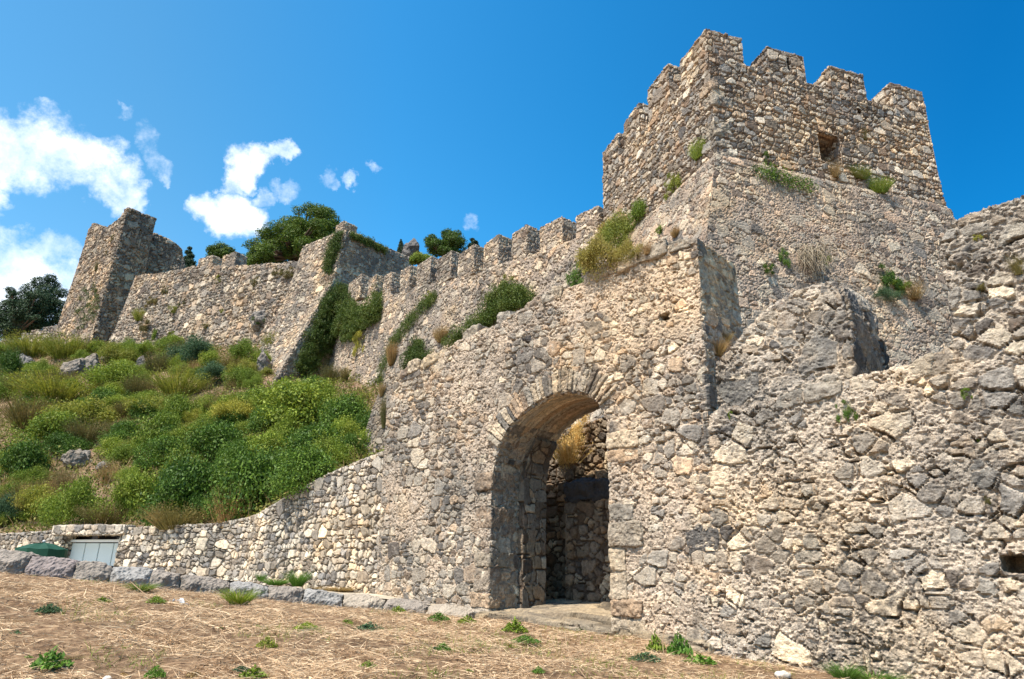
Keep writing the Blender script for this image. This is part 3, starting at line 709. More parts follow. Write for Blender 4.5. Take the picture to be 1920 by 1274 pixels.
Z = G(XY) + fbm(Pn * 1.1, 3) * .05 + fbm(Pn * 6, 3, 1) * .035
ground = link('ground', mesh_grid(X, Y, Z.reshape(X.shape)), M_soil); tag(ground, kind='structure')
xs2 = np.concatenate(([-2500, -600, -120, -60], np.arange(-40, 41, 4), [60, 120, 600, 2500])); X2, Y2 = np.meshgrid(xs2, np.concatenate(([-2500, -400, -60, -20], np.arange(-8, 120, 4), [200, 900, 3000])))
Z2 = np.full(X2.shape, -2.6)
tag(link('terrain', mesh_grid(X2, Y2, Z2), M_soil), kind='structure')
def gz(x, y):
    return float(G([(x, y)])[0])
def ground_hit(px, py):
    d = ray(px, py); lo, hi = 2., 40.
    t = 2.
    while t < 30:
        p = CAM + d * (t / d.y)
        if p.z < gz(p.x, p.y): break
        t += .1
    return CAM + d * (t / d.y)
# path behind the kerb: a level band up to the retaining wall, and the gate's stone floor
kt = [at(px, pt_ + 2, y) for px, pt_, pb, y in kerb_px]
bm = bmesh.new(); ra = []; rb_ = []
chain_b = [at(px, 1060, 26.) for px in (-900,)]
for i, (px, pt_, pb, y) in enumerate(kerb_px):
    p = kt[i]; ra.append(bm.verts.new(p + Vector((0, .12, -.015))))
    f = i / (len(kerb_px) - 1)
    q = onA(max(px, 470)) if px > 460 else None
    if q is None:
        u, _ = RBf.uz(px, 1040); q = RBf.pt(u, 0, 0)
    z = U(700, 1112)[1] * f + (p.z - .1) * (1 - f)
    if px > 722: z = p.z - .01; q = W1.pt(U(px, 1100)[0], 0, 0)
    dq = Vector((q.x - p.x, q.y - p.y, 0)); e = Vector((q.x, q.y, z)) + dq.normalized() * .5
    if (e - p).length < .3: e = p + Vector((0, .5, 0))
    rb_.append(bm.verts.new(e))
for i in range(len(ra) - 1): bm.faces.new((ra[i], ra[i + 1], rb_[i + 1], rb_[i]))
me = bpy.data.meshes.new('path'); bm.normal_update(); bm.to_mesh(me); bm.free(); tag(link('path', me, M_path), kind='structure')
M_slab = stone_mat('worn_slab', [(.28, .25, .2), (.31, .28, .23), (.25, .23, .195)], (.2, .17, .13), .4, .15, .7, 14.)
fl_pts = [at(900, 1150, 12.3), at(1000, 1160, 11.8), at(1150, 1178, 10.9), at(1230, 1186, 10.4), at(1335, 1208, 9.75)]
bm = bmesh.new()
zz = at(1100, 1172, 11.2).z
fr0 = [Vector((p.x, p.y, p.z)) for p in fl_pts]
for p in fr0: p += -W1.n * .12
bk0 = [W1.pt(U(px, 1150)[0], .6, 0) for px in (900, 1000, 1150, 1230, 1335)]
for q, p in zip(bk0, fr0): q.z = p.z + .04
loft(bm, [[p - Vector((0, 0, .5)), p.copy(), q, q - Vector((0, 0, .5))] for p, q in zip(fr0, bk0)])
me = remesh(bm, .03); masonry(me, W1.az, size=.4, asp=2.2, mort=.02, jdep=.03, cover=.2, big=0, seed=121, wave=.02, all_=True)
tag(link('threshold', me, M_slab), 'worn ledge of pale slabs running in front of the arched gateway', 'ledge')
bm = bmesh.new(); p0 = W1.pt(uL - .4, .3, zf - .3); box(bm, p0, W1.d * (uR - uL + 2.5), W1.n * 3.2 + Vector((0, 0, .25)), Vector((0, 0, .34)))
me = remesh(bm, .04); masonry(me, W1.az, size=.45, asp=2.0, mort=.02, jdep=.02, cover=.5, big=0, seed=122, wave=.05, all_=True)
tag(link('floor', me, M_slab), kind='structure')

def facet(me, amp, cell, sd):
    """broken planes: each Voronoi cell of the rock tilts its own way"""
    n = len(me.vertices); P = np.empty(n * 3, np.float32); me.vertices.foreach_get('co', P); P = P.reshape(-1, 3)
    Nn = np.empty(n * 3, np.float32); me.vertices.foreach_get('normal', Nn); Nn = Nn.reshape(-1, 3)
    h, e, r = worley(P / cell + fbm(P * 3 / cell * .3, 2)[:, None] * .3 + sd * 1.7, sd)
    d = amp * ((h[:, 0] - .5) * .5 + ((h[:, 1:4] - .5) * r).sum(1) * 1.3)
    me.vertices.foreach_set('co', (P + Nn * d[:, None]).astype(np.float32).ravel()); me.update(); return me
# kerb of rough boulders, each its own stone
M_kerb = [simple_mat('kerb_grey', (.275, .262, .243), .9, .6, 5., .9), simple_mat('kerb_brown', (.25, .215, .18), .9, .6, 5., .9), simple_mat('kerb_mauve', (.24, .2, .185), .9, .6, 5., .9), simple_mat('kerb_tan', (.33, .28, .22), .9, .5, 5., .9)]
ktxt = ['long dark kerb boulder at the left edge of the verge', 'brown kerb boulder below the green umbrella, at the far left', 'mauve and purple tinted kerb boulder under the umbrella', 'brownish broken kerb boulder below the white garage panels', 'pale blue-grey kerb boulder, the lightest in the row', 'squat brown square-cut kerb block right of the pale blue-grey one', 'long rough pinkish kerb boulder in the middle of the row', 'low dark kerb block behind the tall grass tuft', 'dark angular kerb boulder with a slanting split end', 'blue-grey smooth kerb boulder below the bright grass', 'small tan kerb block set before the corner of the walls', 'low dark brown kerb block at the foot of the gate wall', 'last flat kerb block before the arched gateway']
kcol = [1, 1, 2, 1, 0, 1, 1, 0, 1, 0, 3, 1, 3]
rr = random.Random(12)
for i in range(len(kerb_px) - 1):
    a, b = kt[i], kt[i + 1]; gap = (b - a) * .004
    hb = [at(kerb_px[j][0], kerb_px[j][2] + 10, kerb_px[j][3]) for j in (i, i + 1)]
    d = (b - a).normalized(); nn = Vector((-d.y, d.x, 0)).normalized()
    if nn.y < 0: nn = -nn
    bm = bmesh.new(); hull = []
    K = 5
    for k in range(K + 1):
        f = k / K; p = a + gap + (b - a - gap * 2) * f; zb = hb[0].z * (1 - f) + hb[1].z * f - .12
        top_ = p.z + rr.uniform(-.02, .01) - (.02 if k in (0, K) else 0); bul = rr.uniform(.02, .11) if 0 < k < K else .02
        hull += [Vector((p.x, p.y, zb)) - nn * (bul * .6), Vector((p.x, p.y, zb + (top_ - zb) * rr.uniform(.4, .85))) - nn * (bul + rr.uniform(-.02, .07)), Vector((p.x, p.y, top_)) + nn * rr.uniform(.0, .07), Vector((p.x, p.y, top_ - .01)) + nn * .42, Vector((p.x, p.y, zb)) + nn * .45]
    for q in hull: bm.verts.new(q)
    bmesh.ops.convex_hull(bm, input=bm.verts[:]); bmesh.ops.delete(bm, geom=[v for v in bm.verts if not v.link_faces], context='VERTS')
    me = remesh(bm, .018); roughen(me, .025, 5., i % 3, 5. * i); roughen(me, .03, 12., 1, 2. * i); roughen(me, .02, 34., 2, 2. * i)
    o = link('kerb_stone', me, M_kerb[kcol[i]]); tag(o, ktxt[i], 'kerb stone', 'kerb boulders between the dry verge and the path')

# ---- hill
hp = [A3(722, 852, 15.6), A3(600, 905, 17.6), A3(470, 970, 20.2), (pl[9][0].x, pl[9][0].y + .6, pl[9][1] - .05), (pl[11][0].x, pl[11][0].y + .6, pl[11][1] - .05), (pl[13][0].x, pl[13][0].y + .6, pl[13][1] - .05), (pl[15][0].x, pl[15][0].y + .6, pl[15][1] - .1), (pl[17 if len(pl) > 17 else -1][0].x - 6, pl[-1][0].y + .6, pl[-1][1])]
hp += [A3(690, 812, 26.), A3(620, 735, 33.), A3(512, 730, 39.2), A3(430, 690, 43.), A3(500, 648, 45.8), A3(400, 652, 50.), A3(250, 652, 56.5), A3(172, 655, 58.), A3(100, 655, 62.), A3(0, 655, 69.), A3(-150, 650, 74.),
       A3(100, 765, 41.), A3(300, 790, 37.), A3(-50, 770, 42.), A3(150, 880, 29.5), A3(0, 870, 31.), A3(-250, 800, 40), A3(330, 880, 28.), A3(560, 830, 27.)]
zt = at(172, 655, 58.).z
hp += [(-60, 110, zt + 2), (-100, 110, zt), (-20, 100, zt), (0, 75, zt - 3), (10, 55, 12), (20, 40, 8), (-120, 70, zt - 3), (-110, 40, 8), (-60, 90, zt + 1), (4, 30, 6), (14, 24, 5)]
H = RBF(hp, .1)
xs = np.arange(-115, 30, .45); ys = np.arange(14, 112, .45); X, Y = np.meshgrid(xs, ys)
XY = np.stack((X.ravel(), Y.ravel()), 1); Pn = np.stack((XY[:, 0], XY[:, 1], XY[:, 0] * 0), 1)
bump_ = fbm(Pn * .35, 3) * .55 + fbm(Pn * 1.3, 2, 1) * .2
def behind(XY, m=.3):
    o1 = np.array(W1.o[:2]); n1_ = np.array(W1.n[:2]); d1_ = np.array(W1.d[:2]); o2 = np.array(RBf.o[:2]); n2_ = np.array(RBf.n[:2])
    a = (XY - o1) @ n1_; u = (XY - o1) @ d1_; b = (XY - o2) @ n2_
    return ((a > m) & ((u < -2.8) | (a > 5.5))) | ((b > m) & (u < -6)), np.minimum(1, np.maximum(np.maximum(a, b), 0) / 3)
kp, fade = behind(XY, .2)
ZH = H(XY) + bump_ * fade
hill = link('hill', mesh_grid(X, Y, ZH.reshape(X.shape), kp), M_slope); tag(hill, kind='structure')

# ================================================================== PLACING HELPERS
bpy.context.view_layer.update()
DG = bpy.context.evaluated_depsgraph_get()
def cast(px, py):
    ok, p, n, i, o, m = scene.ray_cast(DG, CAM, ray(px, py).normalized())
    return (p.copy(), n.copy(), o) if ok else None
# ================================================================== VEGETATION MESHES
def unit(a): return a / (np.linalg.norm(a, axis=1)[:, None] + 1e-9)
def rdir(n): return unit(rng.normal(size=(n, 3)))
def leaves(Cn, A, B):
    V = np.stack((Cn - A, Cn + B - A * .1, Cn + A, Cn - B - A * .1), 1).reshape(-1, 3)
    return quad_mesh(V, np.arange(len(V)).reshape(-1, 4), False)
def leaf_cloud(blobs, n, size, asp=.5, up=.3, out=.6, shell=.55, seed=0):
    """leaves spread through a set of spheres (x,y,z,r[,squash])"""
    B = np.array([b if len(b) == 5 else (*b, .85) for b in blobs], float); w_ = B[:, 3] ** 2; k = rng.choice(len(B), n, p=w_ / w_.sum())
    d = rdir(n); rad = (shell + (1 - shell) * rng.random(n)) * (1 + .18 * rng.normal(size=n))
    c = B[k, :3] + d * (B[k, 3] * rad)[:, None] * np.stack((np.ones(n), np.ones(n), B[k, 4]), 1)
    nrm = unit(d * out + rdir(n) + np.array((0, 0, up)))
    a = unit(np.cross(nrm, rdir(n))); b = np.cross(nrm, a); s = size * (.6 + .8 * rng.random(n))
    return leaves(c, a * s[:, None], b * (s * asp)[:, None])
def strips(P, D, L, Wd, bend, seg=2):
    """blades: base point, direction, length, half width, bend vector"""
    n = len(P); side = unit(np.cross(D, rdir(n))); V = np.empty((n, (seg + 1) * 2, 3))
    for i in range(seg + 1):
        f = i / seg; c = P + D * (L * f)[:, None] + bend * (L * f * f)[:, None]; ww = Wd * (1 - f * .85)
        V[:, 2 * i] = c - side * ww[:, None]; V[:, 2 * i + 1] = c + side * ww[:, None]
    o = np.arange(n)[:, None, None] * (seg + 1) * 2
    q = np.array([[2 * i, 2 * i + 1, 2 * i + 3, 2 * i + 2] for i in range(seg)])[None]
    return quad_mesh(V.reshape(-1, 3), (o + q).reshape(-1, 4), False)
def merge(*ms):
    return join_meshes(ms)
def dome(n, r=(.28, .5), flat=.75, seed=0):
    rr = random.Random(seed); out = [(0, 0, .3, .55, .7)]
    for i in range(n):
        a = rr.uniform(0, 2 * math.pi); e = rr.uniform(.0, 1.) ** .8 * math.pi / 2; d = rr.uniform(.55, .85)
        out.append((math.cos(a) * math.cos(e) * d, math.sin(a) * math.cos(e) * d, .12 + math.sin(e) * d * flat, rr.uniform(*r), rr.uniform(.6, .9)))
    return out
def twigs(n, h=.8, spread=.8, wd=.012):
    P = np.stack((rng.normal(0, .12, n), rng.normal(0, .12, n), np.zeros(n)), 1); a = rng.random(n) * 6.283; D = unit(np.stack((np.cos(a) * spread, np.sin(a) * spread, .6 + rng.random(n)), 1))
    return strips(P, D, h * (.5 + .6 * rng.random(n)), np.full(n, wd), np.array((0, 0, .15)) + rdir(n) * .1)
def upright(n, h=1., spread=.55, leafy=3, ls=.045):
    """bush of upright feathery shoots"""
    a = rng.random(n) * 6.283; q = np.sqrt(rng.random(n)); P = np.stack((np.cos(a) * q * .45, np.sin(a) * q * .45, np.zeros(n)), 1)
    D = unit(np.stack((np.cos(a) * q * spread, np.sin(a) * q * spread, np.full(n, .9)), 1) + rdir(n) * .15); L = h * (.65 + .45 * rng.random(n))
    s = strips(P, D, L, np.full(n, .012), np.stack((np.cos(a), np.sin(a), -np.ones(n) * .3), 1) * .18)
    k = np.repeat(np.arange(n), leafy); f = .25 + .8 * rng.random(len(k)); c = P[k] + D[k] * (L[k] * f)[:, None] + rdir(len(k)) * .07
    A = unit(D[k] + rdir(len(k)) * .8); Bv = unit(np.cross(A, rdir(len(k)))); sz = ls * (.6 + .9 * rng.random(len(k)))
    return merge(s, leaves(c, A * sz[:, None], Bv * (sz * .38)[:, None]))
def tuft(n, h=1., spread=.6, wd=.03, bend=.35):
    a = rng.random(n) * 6.283; q = np.sqrt(rng.random(n)); P = np.stack((np.cos(a) * q * .3, np.sin(a) * q * .3, np.zeros(n)), 1)
    D = unit(np.stack((np.cos(a) * q * spread, np.sin(a) * q * spread, np.full(n, 1.)), 1) + rdir(n) * .12)
    return strips(P, D, h * (.5 + .6 * rng.random(n)), np.full(n, wd), np.stack((np.cos(a) * bend, np.sin(a) * bend, -np.full(n, bend * .6)), 1), 3)
def rosette(n, ls=.18):
    """low broad-leaved weed"""
    a = rng.random(n) * 6.283; q = rng.random(n) ** .7; c = np.stack((np.cos(a) * q * .8, np.sin(a) * q * .8, .1 + .45 * rng.random(n) * (1.1 - q)), 1)
    nrm = unit(np.array((0, 0, 1.2)) + rdir(n)); A = unit(np.cross(nrm, rdir(n))); B = np.cross(nrm, A); s = ls * (.5 + .8 * rng.random(n))
    return merge(leaves(c, A * s[:, None], B * (s * .55)[:, None]), twigs(max(6, n // 10), .6, 1.2, .01))

L_dark = leaf_mat('leaf_dark', (.024, .065, .008), (.12, .215, .024), (.16, .16, .03), .1, .25)
L_mid = leaf_mat('leaf_mid', (.075, .13, .012), (.27, .35, .04), (.25, .22, .05), .14, .3)
L_yel = leaf_mat('leaf_yellow_green', (.11, .145, .016), (.35, .36, .05), (.38, .29, .1), .22, .35)
L_bri = leaf_mat('leaf_bright_yellow', (.22, .23, .03), (.46, .43, .07), (.4, .33, .1), .1, .35)
L_blu = leaf_mat('leaf_blue_green', (.03, .075, .035), (.09, .16, .07), (.12, .13, .05), .05, .3)
L_oli = leaf_mat('leaf_olive', (.09, .085, .025), (.2, .17, .05), (.28, .2, .08), .3, .3)
L_och = leaf_mat('leaf_ochre', (.2, .16, .03), (.48, .39, .08), (.42, .26, .08), .25, .35)
L_dry = leaf_mat('leaf_dry', (.2, .13, .05), (.42, .3, .12), (.3, .17, .07), .3, .3)
L_gold_lit = leaf_mat('leaf_golden_sunlit', (.5, .36, .1), (.85, .7, .33), (.62, .42, .13), .3, .45)  # dry gold, brightened in colour to stand for sun on the arch plant
L_ivy = leaf_mat('leaf_hanging', (.028, .06, .009), (.11, .16, .024), (.2, .18, .04), .15, .25)
L_fresh = leaf_mat('leaf_fresh', (.05, .13, .015), (.15, .28, .04), (.2, .22, .05), .08, .35)
L_pine = leaf_mat('needles_pine', (.022, .055, .005), (.12, .185, .02), (.1, .12, .02), .06, .25)
L_cyp = leaf_mat('needles_dark', (.012, .034, .016), (.045, .085, .034), (.04, .06, .02), .05, .15)
M_bark = simple_mat('bark', (.12, .085, .06), .9, .4, 10., .6)
M_straw = leaf_mat('straw', (.32, .195, .105), (.9, .7, .46), (.3, .17, .09), .3, .25)
M_straw2 = leaf_mat('slope_straw', (.2, .13, .06), (.45, .32, .15), (.25, .15, .07), .25, .25)

SH = {}
for i in range(3): SH['bushy', i] = leaf_cloud(dome(30, (.2, .42), seed=i), 11000, .03, .5, .35, .5, .5)
for i in range(2): SH['fine', i] = leaf_cloud(dome(26, (.2, .38), .8, seed=10 + i), 12000, .024, .45, .4, .4, .45)
for i in range(2): SH['shoots', i] = upright(420, 1.05, .75, 14, .026)
SH['twiggy', 0] = merge(twigs(260, 1., .9, .008), leaf_cloud(dome(14, seed=20), 1800, .018))
SH['twiggy', 1] = merge(twigs(300, 1.1, .7, .008), leaf_cloud(dome(14, seed=21), 1200, .018))
def sprig(seed, n=2600, ls=.04):
    rr = random.Random(seed); bl = []
    for i in range(11):
        a = rr.uniform(0, 6.283); q = rr.random() ** .6; bl.append((math.cos(a) * q * .75, math.sin(a) * q * .45, rr.uniform(-.35, .8) * (1.1 - .5 * q), rr.uniform(.08, .3), rr.uniform(.6, 1.1)))
    return merge(leaf_cloud(bl, n, ls, .4, .2, .3, .35), twigs(50, .8, 1., .008))
for i in range(4): SH['sprig', i] = sprig(40 + i)
SH['tuft', 0] = tuft(520, 1., .7, .012); SH['tuft', 1] = tuft(380, 1., .9, .014, .4)
SH['weed', 0] = rosette(420, .1); SH['weed', 1] = rosette(260, .13); SH['weed', 2] = rosette(600, .075)
SH['hang', 0] = strips(np.stack((rng.normal(0, .5, 500), rng.normal(0, .12, 500), rng.normal(.5, .2, 500)), 1), unit(np.stack((rng.normal(0, .4, 500), rng.normal(-.4, .3, 500), -np.full(500, .4)), 1)), .5 + .6 * rng.random(500), np.full(500, .014), np.tile((0., 0, -.5), (500, 1)), 3)
def put(name, key, mat, loc, sx, sz, label, cat, group=None, sy=None, rz=None, tilt=None):
    o = bpy.data.objects.new(name, SH[key]); C.objects.link(o)
    if not SH[key].materials: SH[key].materials.append(mat)
    o.material_slots[0].link = 'OBJECT'; o.material_slots[0].material = mat
    o.location = loc; o.scale = (sx, sy or sx, sz); o.rotation_euler = (tilt or 0, 0, random.uniform(0, 6.28) if rz is None else rz)
    return tag(o, label, cat, group)
def px_size(p, npx):
    """world size that spans npx photograph pixels at point p"""
    return npx * (p - CAM).dot(fwd) / FPX

# ---- shrubs on the slope, traced from the photograph: px, base py, width, height, form, leaf, label
D_, G_, Y_, B_, O_, R_ = ('bushy', L_dark), ('bushy', L_mid), ('fine', L_yel), ('fine', L_blu), ('shoots', L_oli), ('twiggy', L_dry)
BR_ = ('fine', L_bri); SY_ = ('shoots', L_yel); SG_ = ('fine', L_mid)
shr = [
 (60, 668, 95, 38, SY_, 'yellowish broom-like bush at the foot of the far battlement'), (130, 674, 100, 44, SY_, 'wide yellow-green bush before the left foot of the ruined tower'), (215, 682, 90, 46, Y_, 'round yellow-green bush at the foot of the ruined tower'), (355, 682, 100, 62, B_, 'blue-green round bush against the wall between tower and bastion'),
 (458, 682, 80, 54, SG_, 'fresh green bush left of the dark boulder by the bastion'), (295, 702, 52, 42, O_, 'small olive bush just left of the blue-green bush'), (14, 706, 60, 56, D_, 'dark green bush at the left edge beside the grey outcrop'), (520, 664, 60, 38, SY_, 'pale yellow plant leaning on the lit face of the bastion'), (100, 640, 44, 44, G_, 'green bush growing against the left corner of the ruined tower'),
 (218, 730, 150, 54, SG_, 'broad light green bush right of the grey outcrops'), (110, 752, 170, 44, SY_, 'long low yellowish bush on the upper left slope'), (160, 800, 150, 62, Y_, 'bright lime-green mound with a shadowed underside on the left slope'), (60, 800, 110, 56, O_, 'brownish-green straggling bush on the left slope'), (285, 790, 130, 52, Y_, 'olive-yellow mound in the middle of the slope'),
 (395, 716, 80, 44, B_, 'dark bluish bush below the blue-green bush'), (335, 738, 110, 44, SY_, 'yellow scrub below the blue-green bush'), (455, 714, 70, 44, Y_, 'yellow-green bush left of the bastion foot'), (438, 800, 120, 56, BR_, 'bright yellow bush, the yellowest on the slope'), (340, 790, 90, 50, SY_, 'pale dry-green bush left of the bright yellow one'), (505, 770, 90, 46, SG_, 'mid-green bush under the bastion prow'),
 (300, 850, 120, 80, G_, 'rounded green bush left of the dark hollow'), (305, 872, 110, 62, D_, 'dark bush at the left side of the dark hollow'), (400, 868, 150, 82, D_, 'large dark bush overhanging the shadowed hollow in mid slope'), (560, 800, 190, 92, G_, 'large green bush directly below the bastion prow'), (640, 822, 130, 84, D_, 'dark green bush beside the small buttress'), (590, 872, 170, 82, D_, 'dense green bush above the sloping retaining wall'), (500, 872, 110, 66, G_, 'green bush between the hollow and the sloping wall'), (690, 850, 90, 52, G_, 'green bush tucked against the left end of the gate wall'),
 (250, 968, 130, 92, G_, 'lighter green bush at the lower slope, right of the bare earth'), (345, 972, 170, 118, D_, 'big dark green bush on the lower slope'), (470, 955, 190, 120, D_, 'broad dark thicket bush where the retaining wall turns'), (575, 915, 150, 86, D_, 'dark bush leaning over the sloping retaining wall'), (425, 985, 110, 62, R_, 'dry brown twiggy bush above the wall corner'), (70, 965, 120, 62, Y_, 'yellow-green bush at the lower left slope'), (140, 982, 130, 88, SG_, 'fresh green bush right of the yellow-green one at lower left'), (36, 905, 110, 90, D_, 'dark bush at the left edge in mid slope'), (45, 880, 80, 56, Y_, 'sunlit green crown in front of the dark left-edge bush'), (8, 985, 80, 66, B_, 'bluish bush at the lower left corner of the slope'), (90, 838, 120, 76, G_, 'green bush above the bare earth patch'), (200, 905, 70, 42, R_, 'dry brown scrub on the bare earth patch'), (120, 920, 80, 46, R_, 'withered brown scrub left of the bare earth patch'), (195, 984, 90, 38, O_, 'low olive scrub above the garage recess'), (545, 768, 150, 62, G_, 'leafy green bush at the very foot of the bastion prow'), (605, 775, 120, 64, SG_, 'soft green bush at the base of the sloping battlemented wall'), (655, 800, 110, 66, G_, 'green bush left of the small buttress'), (588, 745, 90, 40, D_, 'dark low bush in the angle between bastion and sloping wall'), (690, 826, 90, 56, D_, 'dark bush covering the foot of the small buttress'), (720, 846, 60, 50, G_, 'green bush against the left edge of the gate wall'), (640, 850, 130, 70, SG_, 'bright leafy bush in the thick lower right of the slope'), (330, 990, 120, 42, O_, 'low dry scrub above the middle of the long retaining wall')]
for (px, py, wd, ht, (form, mat), lab) in shr:
    d = ray(px, py); t = 14.
    while t < 90:
        p = CAM + d * (t / d.y)
        if p.z < float(H([(p.x, p.y)])[0]) + .1 and behind(np.array([[p.x, p.y]]), .3)[0][0]: break
        t += .25
    if t >= 90:
        print('miss', lab); continue
    s = px_size(p, wd) / 2; h = px_size(p, ht)
    put('shrub', (form, random.randrange(2)), mat, p - Vector((0, 0, h * .12)), s * 1.02, h * 1.12, lab, 'shrub', 'shrubs on the slope below the fortress')
# lower scrub that fills the slope between them
zones = [('scrub filling the upper slope under the walls', [(0, 655), (500, 660), (500, 740), (0, 760)], 66, 54, (SG_, G_, O_, Y_, SG_, R_, G_)),
         ('scrub filling the middle of the slope', [(0, 740), (520, 735), (690, 790), (690, 850), (0, 860)], 90, 74, (SG_, Y_, G_, D_, D_, G_, SG_, O_)),
         ('scrub of the thick lower slope', [(230, 860), (690, 850), (690, 880), (460, 985), (250, 975)], 66, 80, (D_, G_, G_, SG_, D_)),
         ('scrub on the lower left slope', [(0, 860), (90, 880), (130, 950), (250, 985), (0, 990)], 30, 66, (O_, Y_, G_, R_, SG_))]
for lab, poly, n, wd, forms in zones:
    P2 = np.array(poly, float)
    c = 0; tries = 0
    while c < n and tries < 4000:
        tries += 1
        px = random.uniform(P2[:, 0].min(), P2[:, 0].max()); py = random.uniform(P2[:, 1].min(), P2[:, 1].max())
        ins = False; j = len(P2) - 1
        for i in range(len(P2)):
            if (P2[i, 1] > py) != (P2[j, 1] > py) and px < (P2[j, 0] - P2[i, 0]) * (py - P2[i, 1]) / (P2[j, 1] - P2[i, 1]) + P2[i, 0]: ins = not ins
            j = i
        if not ins: continue
        h_ = cast(px, py)
        if h_ is None or h_[2].name != 'hill': continue
        p = h_[0]; form, mat = random.choice(forms); s = px_size(p, wd * random.uniform(.6, 1.3)) / 2
        put('shrub', (form, random.randrange(2)), mat, p - Vector((0, 0, .15)), s, s * random.uniform(.9, 1.5), 'low ' + lab, 'shrub', lab); c += 1
# dry grass over the slope
nb = 42000
xy = np.stack((rng.uniform(-48, 0, nb), rng.uniform(16, 64, nb)), 1); k_, _ = behind(xy, .35); xy = xy[k_]
z = H(xy) + (fbm(np.stack((xy[:, 0], xy[:, 1], xy[:, 0] * 0), 1) * .35, 3) * .55 + fbm(np.stack((xy[:, 0], xy[:, 1], xy[:, 0] * 0), 1) * 1.3, 2, 1) * .2) * behind(xy)[1]
n = len(xy); P = np.stack((xy[:, 0], xy[:, 1], z - .04), 1)
me = strips(P, unit(rdir(n) * .7 + np.array((0, 0, 1.))), .25 + .4 * rng.random(n), np.full(n, .016), rdir(n) * .3)
tag(link('dry_grass', me, M_straw2), 'dry straw-coloured grass between the shrubs on the slope', 'grass', kind='stuff')

# low leafy ground cover between the shrubs
ng = 320000
xy = np.stack((rng.uniform(-50, 0, ng), rng.uniform(16, 66, ng)), 1); k_, fd = behind(xy, .35); xy = xy[k_]; fd = fd[k_]
q3 = np.stack((xy[:, 0], xy[:, 1], xy[:, 0] * 0), 1); cm = fbm(q3 * .5, 3, 2) > -.25; xy, q3, fd = xy[cm], q3[cm], fd[cm]; n = len(xy)
z = H(xy) + (fbm(q3 * .35, 3) * .55 + fbm(q3 * 1.3, 2, 1) * .2) * fd + .5 * rng.random(n) ** 2 * (1 + fbm(q3 * .8, 2, 1))
nn_ = unit(rdir(n) + np.array((0, 0, .6))); A = unit(np.cross(nn_, rdir(n))); sz = .04 + .05 * rng.random(n)
L_cov = leaf_mat('leaf_cover', (.06, .08, .014), (.23, .25, .045), (.28, .2, .08), .4, .3)
tag(link('ground_cover', leaves(np.stack((xy[:, 0], xy[:, 1], z), 1), A * sz[:, None], np.cross(nn_, A) * (sz * .45)[:, None]), L_cov), 'low yellowish-green ground cover between the shrubs on the slope', 'ground cover', kind='stuff')
# rock outcrops on the slope
M_rock = stone_mat('outcrop', [(.26, .26, .27), (.3, .29, .28), (.22, .22, .23)], (.2, .17, .14), .6, .2, .9, 10.)
def rock(px, py, wpx, hpx, label, y=None, mat=None, seed=0, name='rock', sq=.8):
    p = at(px, py, y) if y else (cast(px, py) or (at(px, py, 45),))[0]
    s = px_size(p, wpx) / 2; h = px_size(p, hpx); bm = bmesh.new()
    rr = random.Random(seed)
    for i in range(20):
        q = Vector((rr.gauss(0, 1), rr.gauss(0, 1), rr.gauss(0, 1))).normalized() * rr.uniform(.8, 1.15); bm.verts.new((q.x * s, q.y * s * sq, q.z * h * .75))
    bmesh.ops.convex_hull(bm, input=bm.verts[:]); bmesh.ops.delete(bm, geom=[v for v in bm.verts if not v.link_faces], context='VERTS')
    bmesh.ops.subdivide_edges(bm, edges=bm.edges[:], cuts=9, use_grid_fill=True)
    bm.transform(Matrix.Rotation(seed * 1.3, 4, 'Z') @ Matrix.Rotation(.3 * math.sin(seed), 4, 'X')); bm.transform(Matrix.Translation(p + Vector((0, 0, h * .2))))
    me = bpy.data.meshes.new('rock'); bm.to_mesh(me); bm.free()
    roughen(me, s * .22, 1.6 / s, seed % 3, seed); roughen(me, s * .14, 5 / s, (seed + 1) % 3, seed); plain_attrs(me, (.17 * seed) % 1, .5)
    return tag(link(name, me, mat or M_rock), label, 'rock')
for i, (px, py, a, b, lab) in enumerate([(42, 692, 56, 30, 'grey rock outcrop among bushes at the far left'), (132, 700, 50, 34, 'dark grey rock outcrop below the ruined tower'), (168, 694, 44, 34, 'slanting pale grey slab of rock below the ruined tower'), (215, 680, 60, 18, 'low ledge of rock right of the slanting slab'), (262, 690, 20, 28, 'small upright dark rock below the walls'), (494, 698, 44, 44, 'dark boulder at the left foot of the bastion'), (484, 606, 40, 34, 'dark boulder lodged at the wall where it meets the bastion'), (150, 872, 60, 36, 'crumbling rock face in the bare earth patch'), (190, 884, 34, 22, 'pale rock at the edge of the bare earth patch'), (540, 655, 1, 1, '')]):
    if lab: rock(px, py, a, b, lab, seed=i + 1)
rock(772, 478, 44, 34, 'pale rock knoll on the skyline left of the small pines', y=66, seed=23)

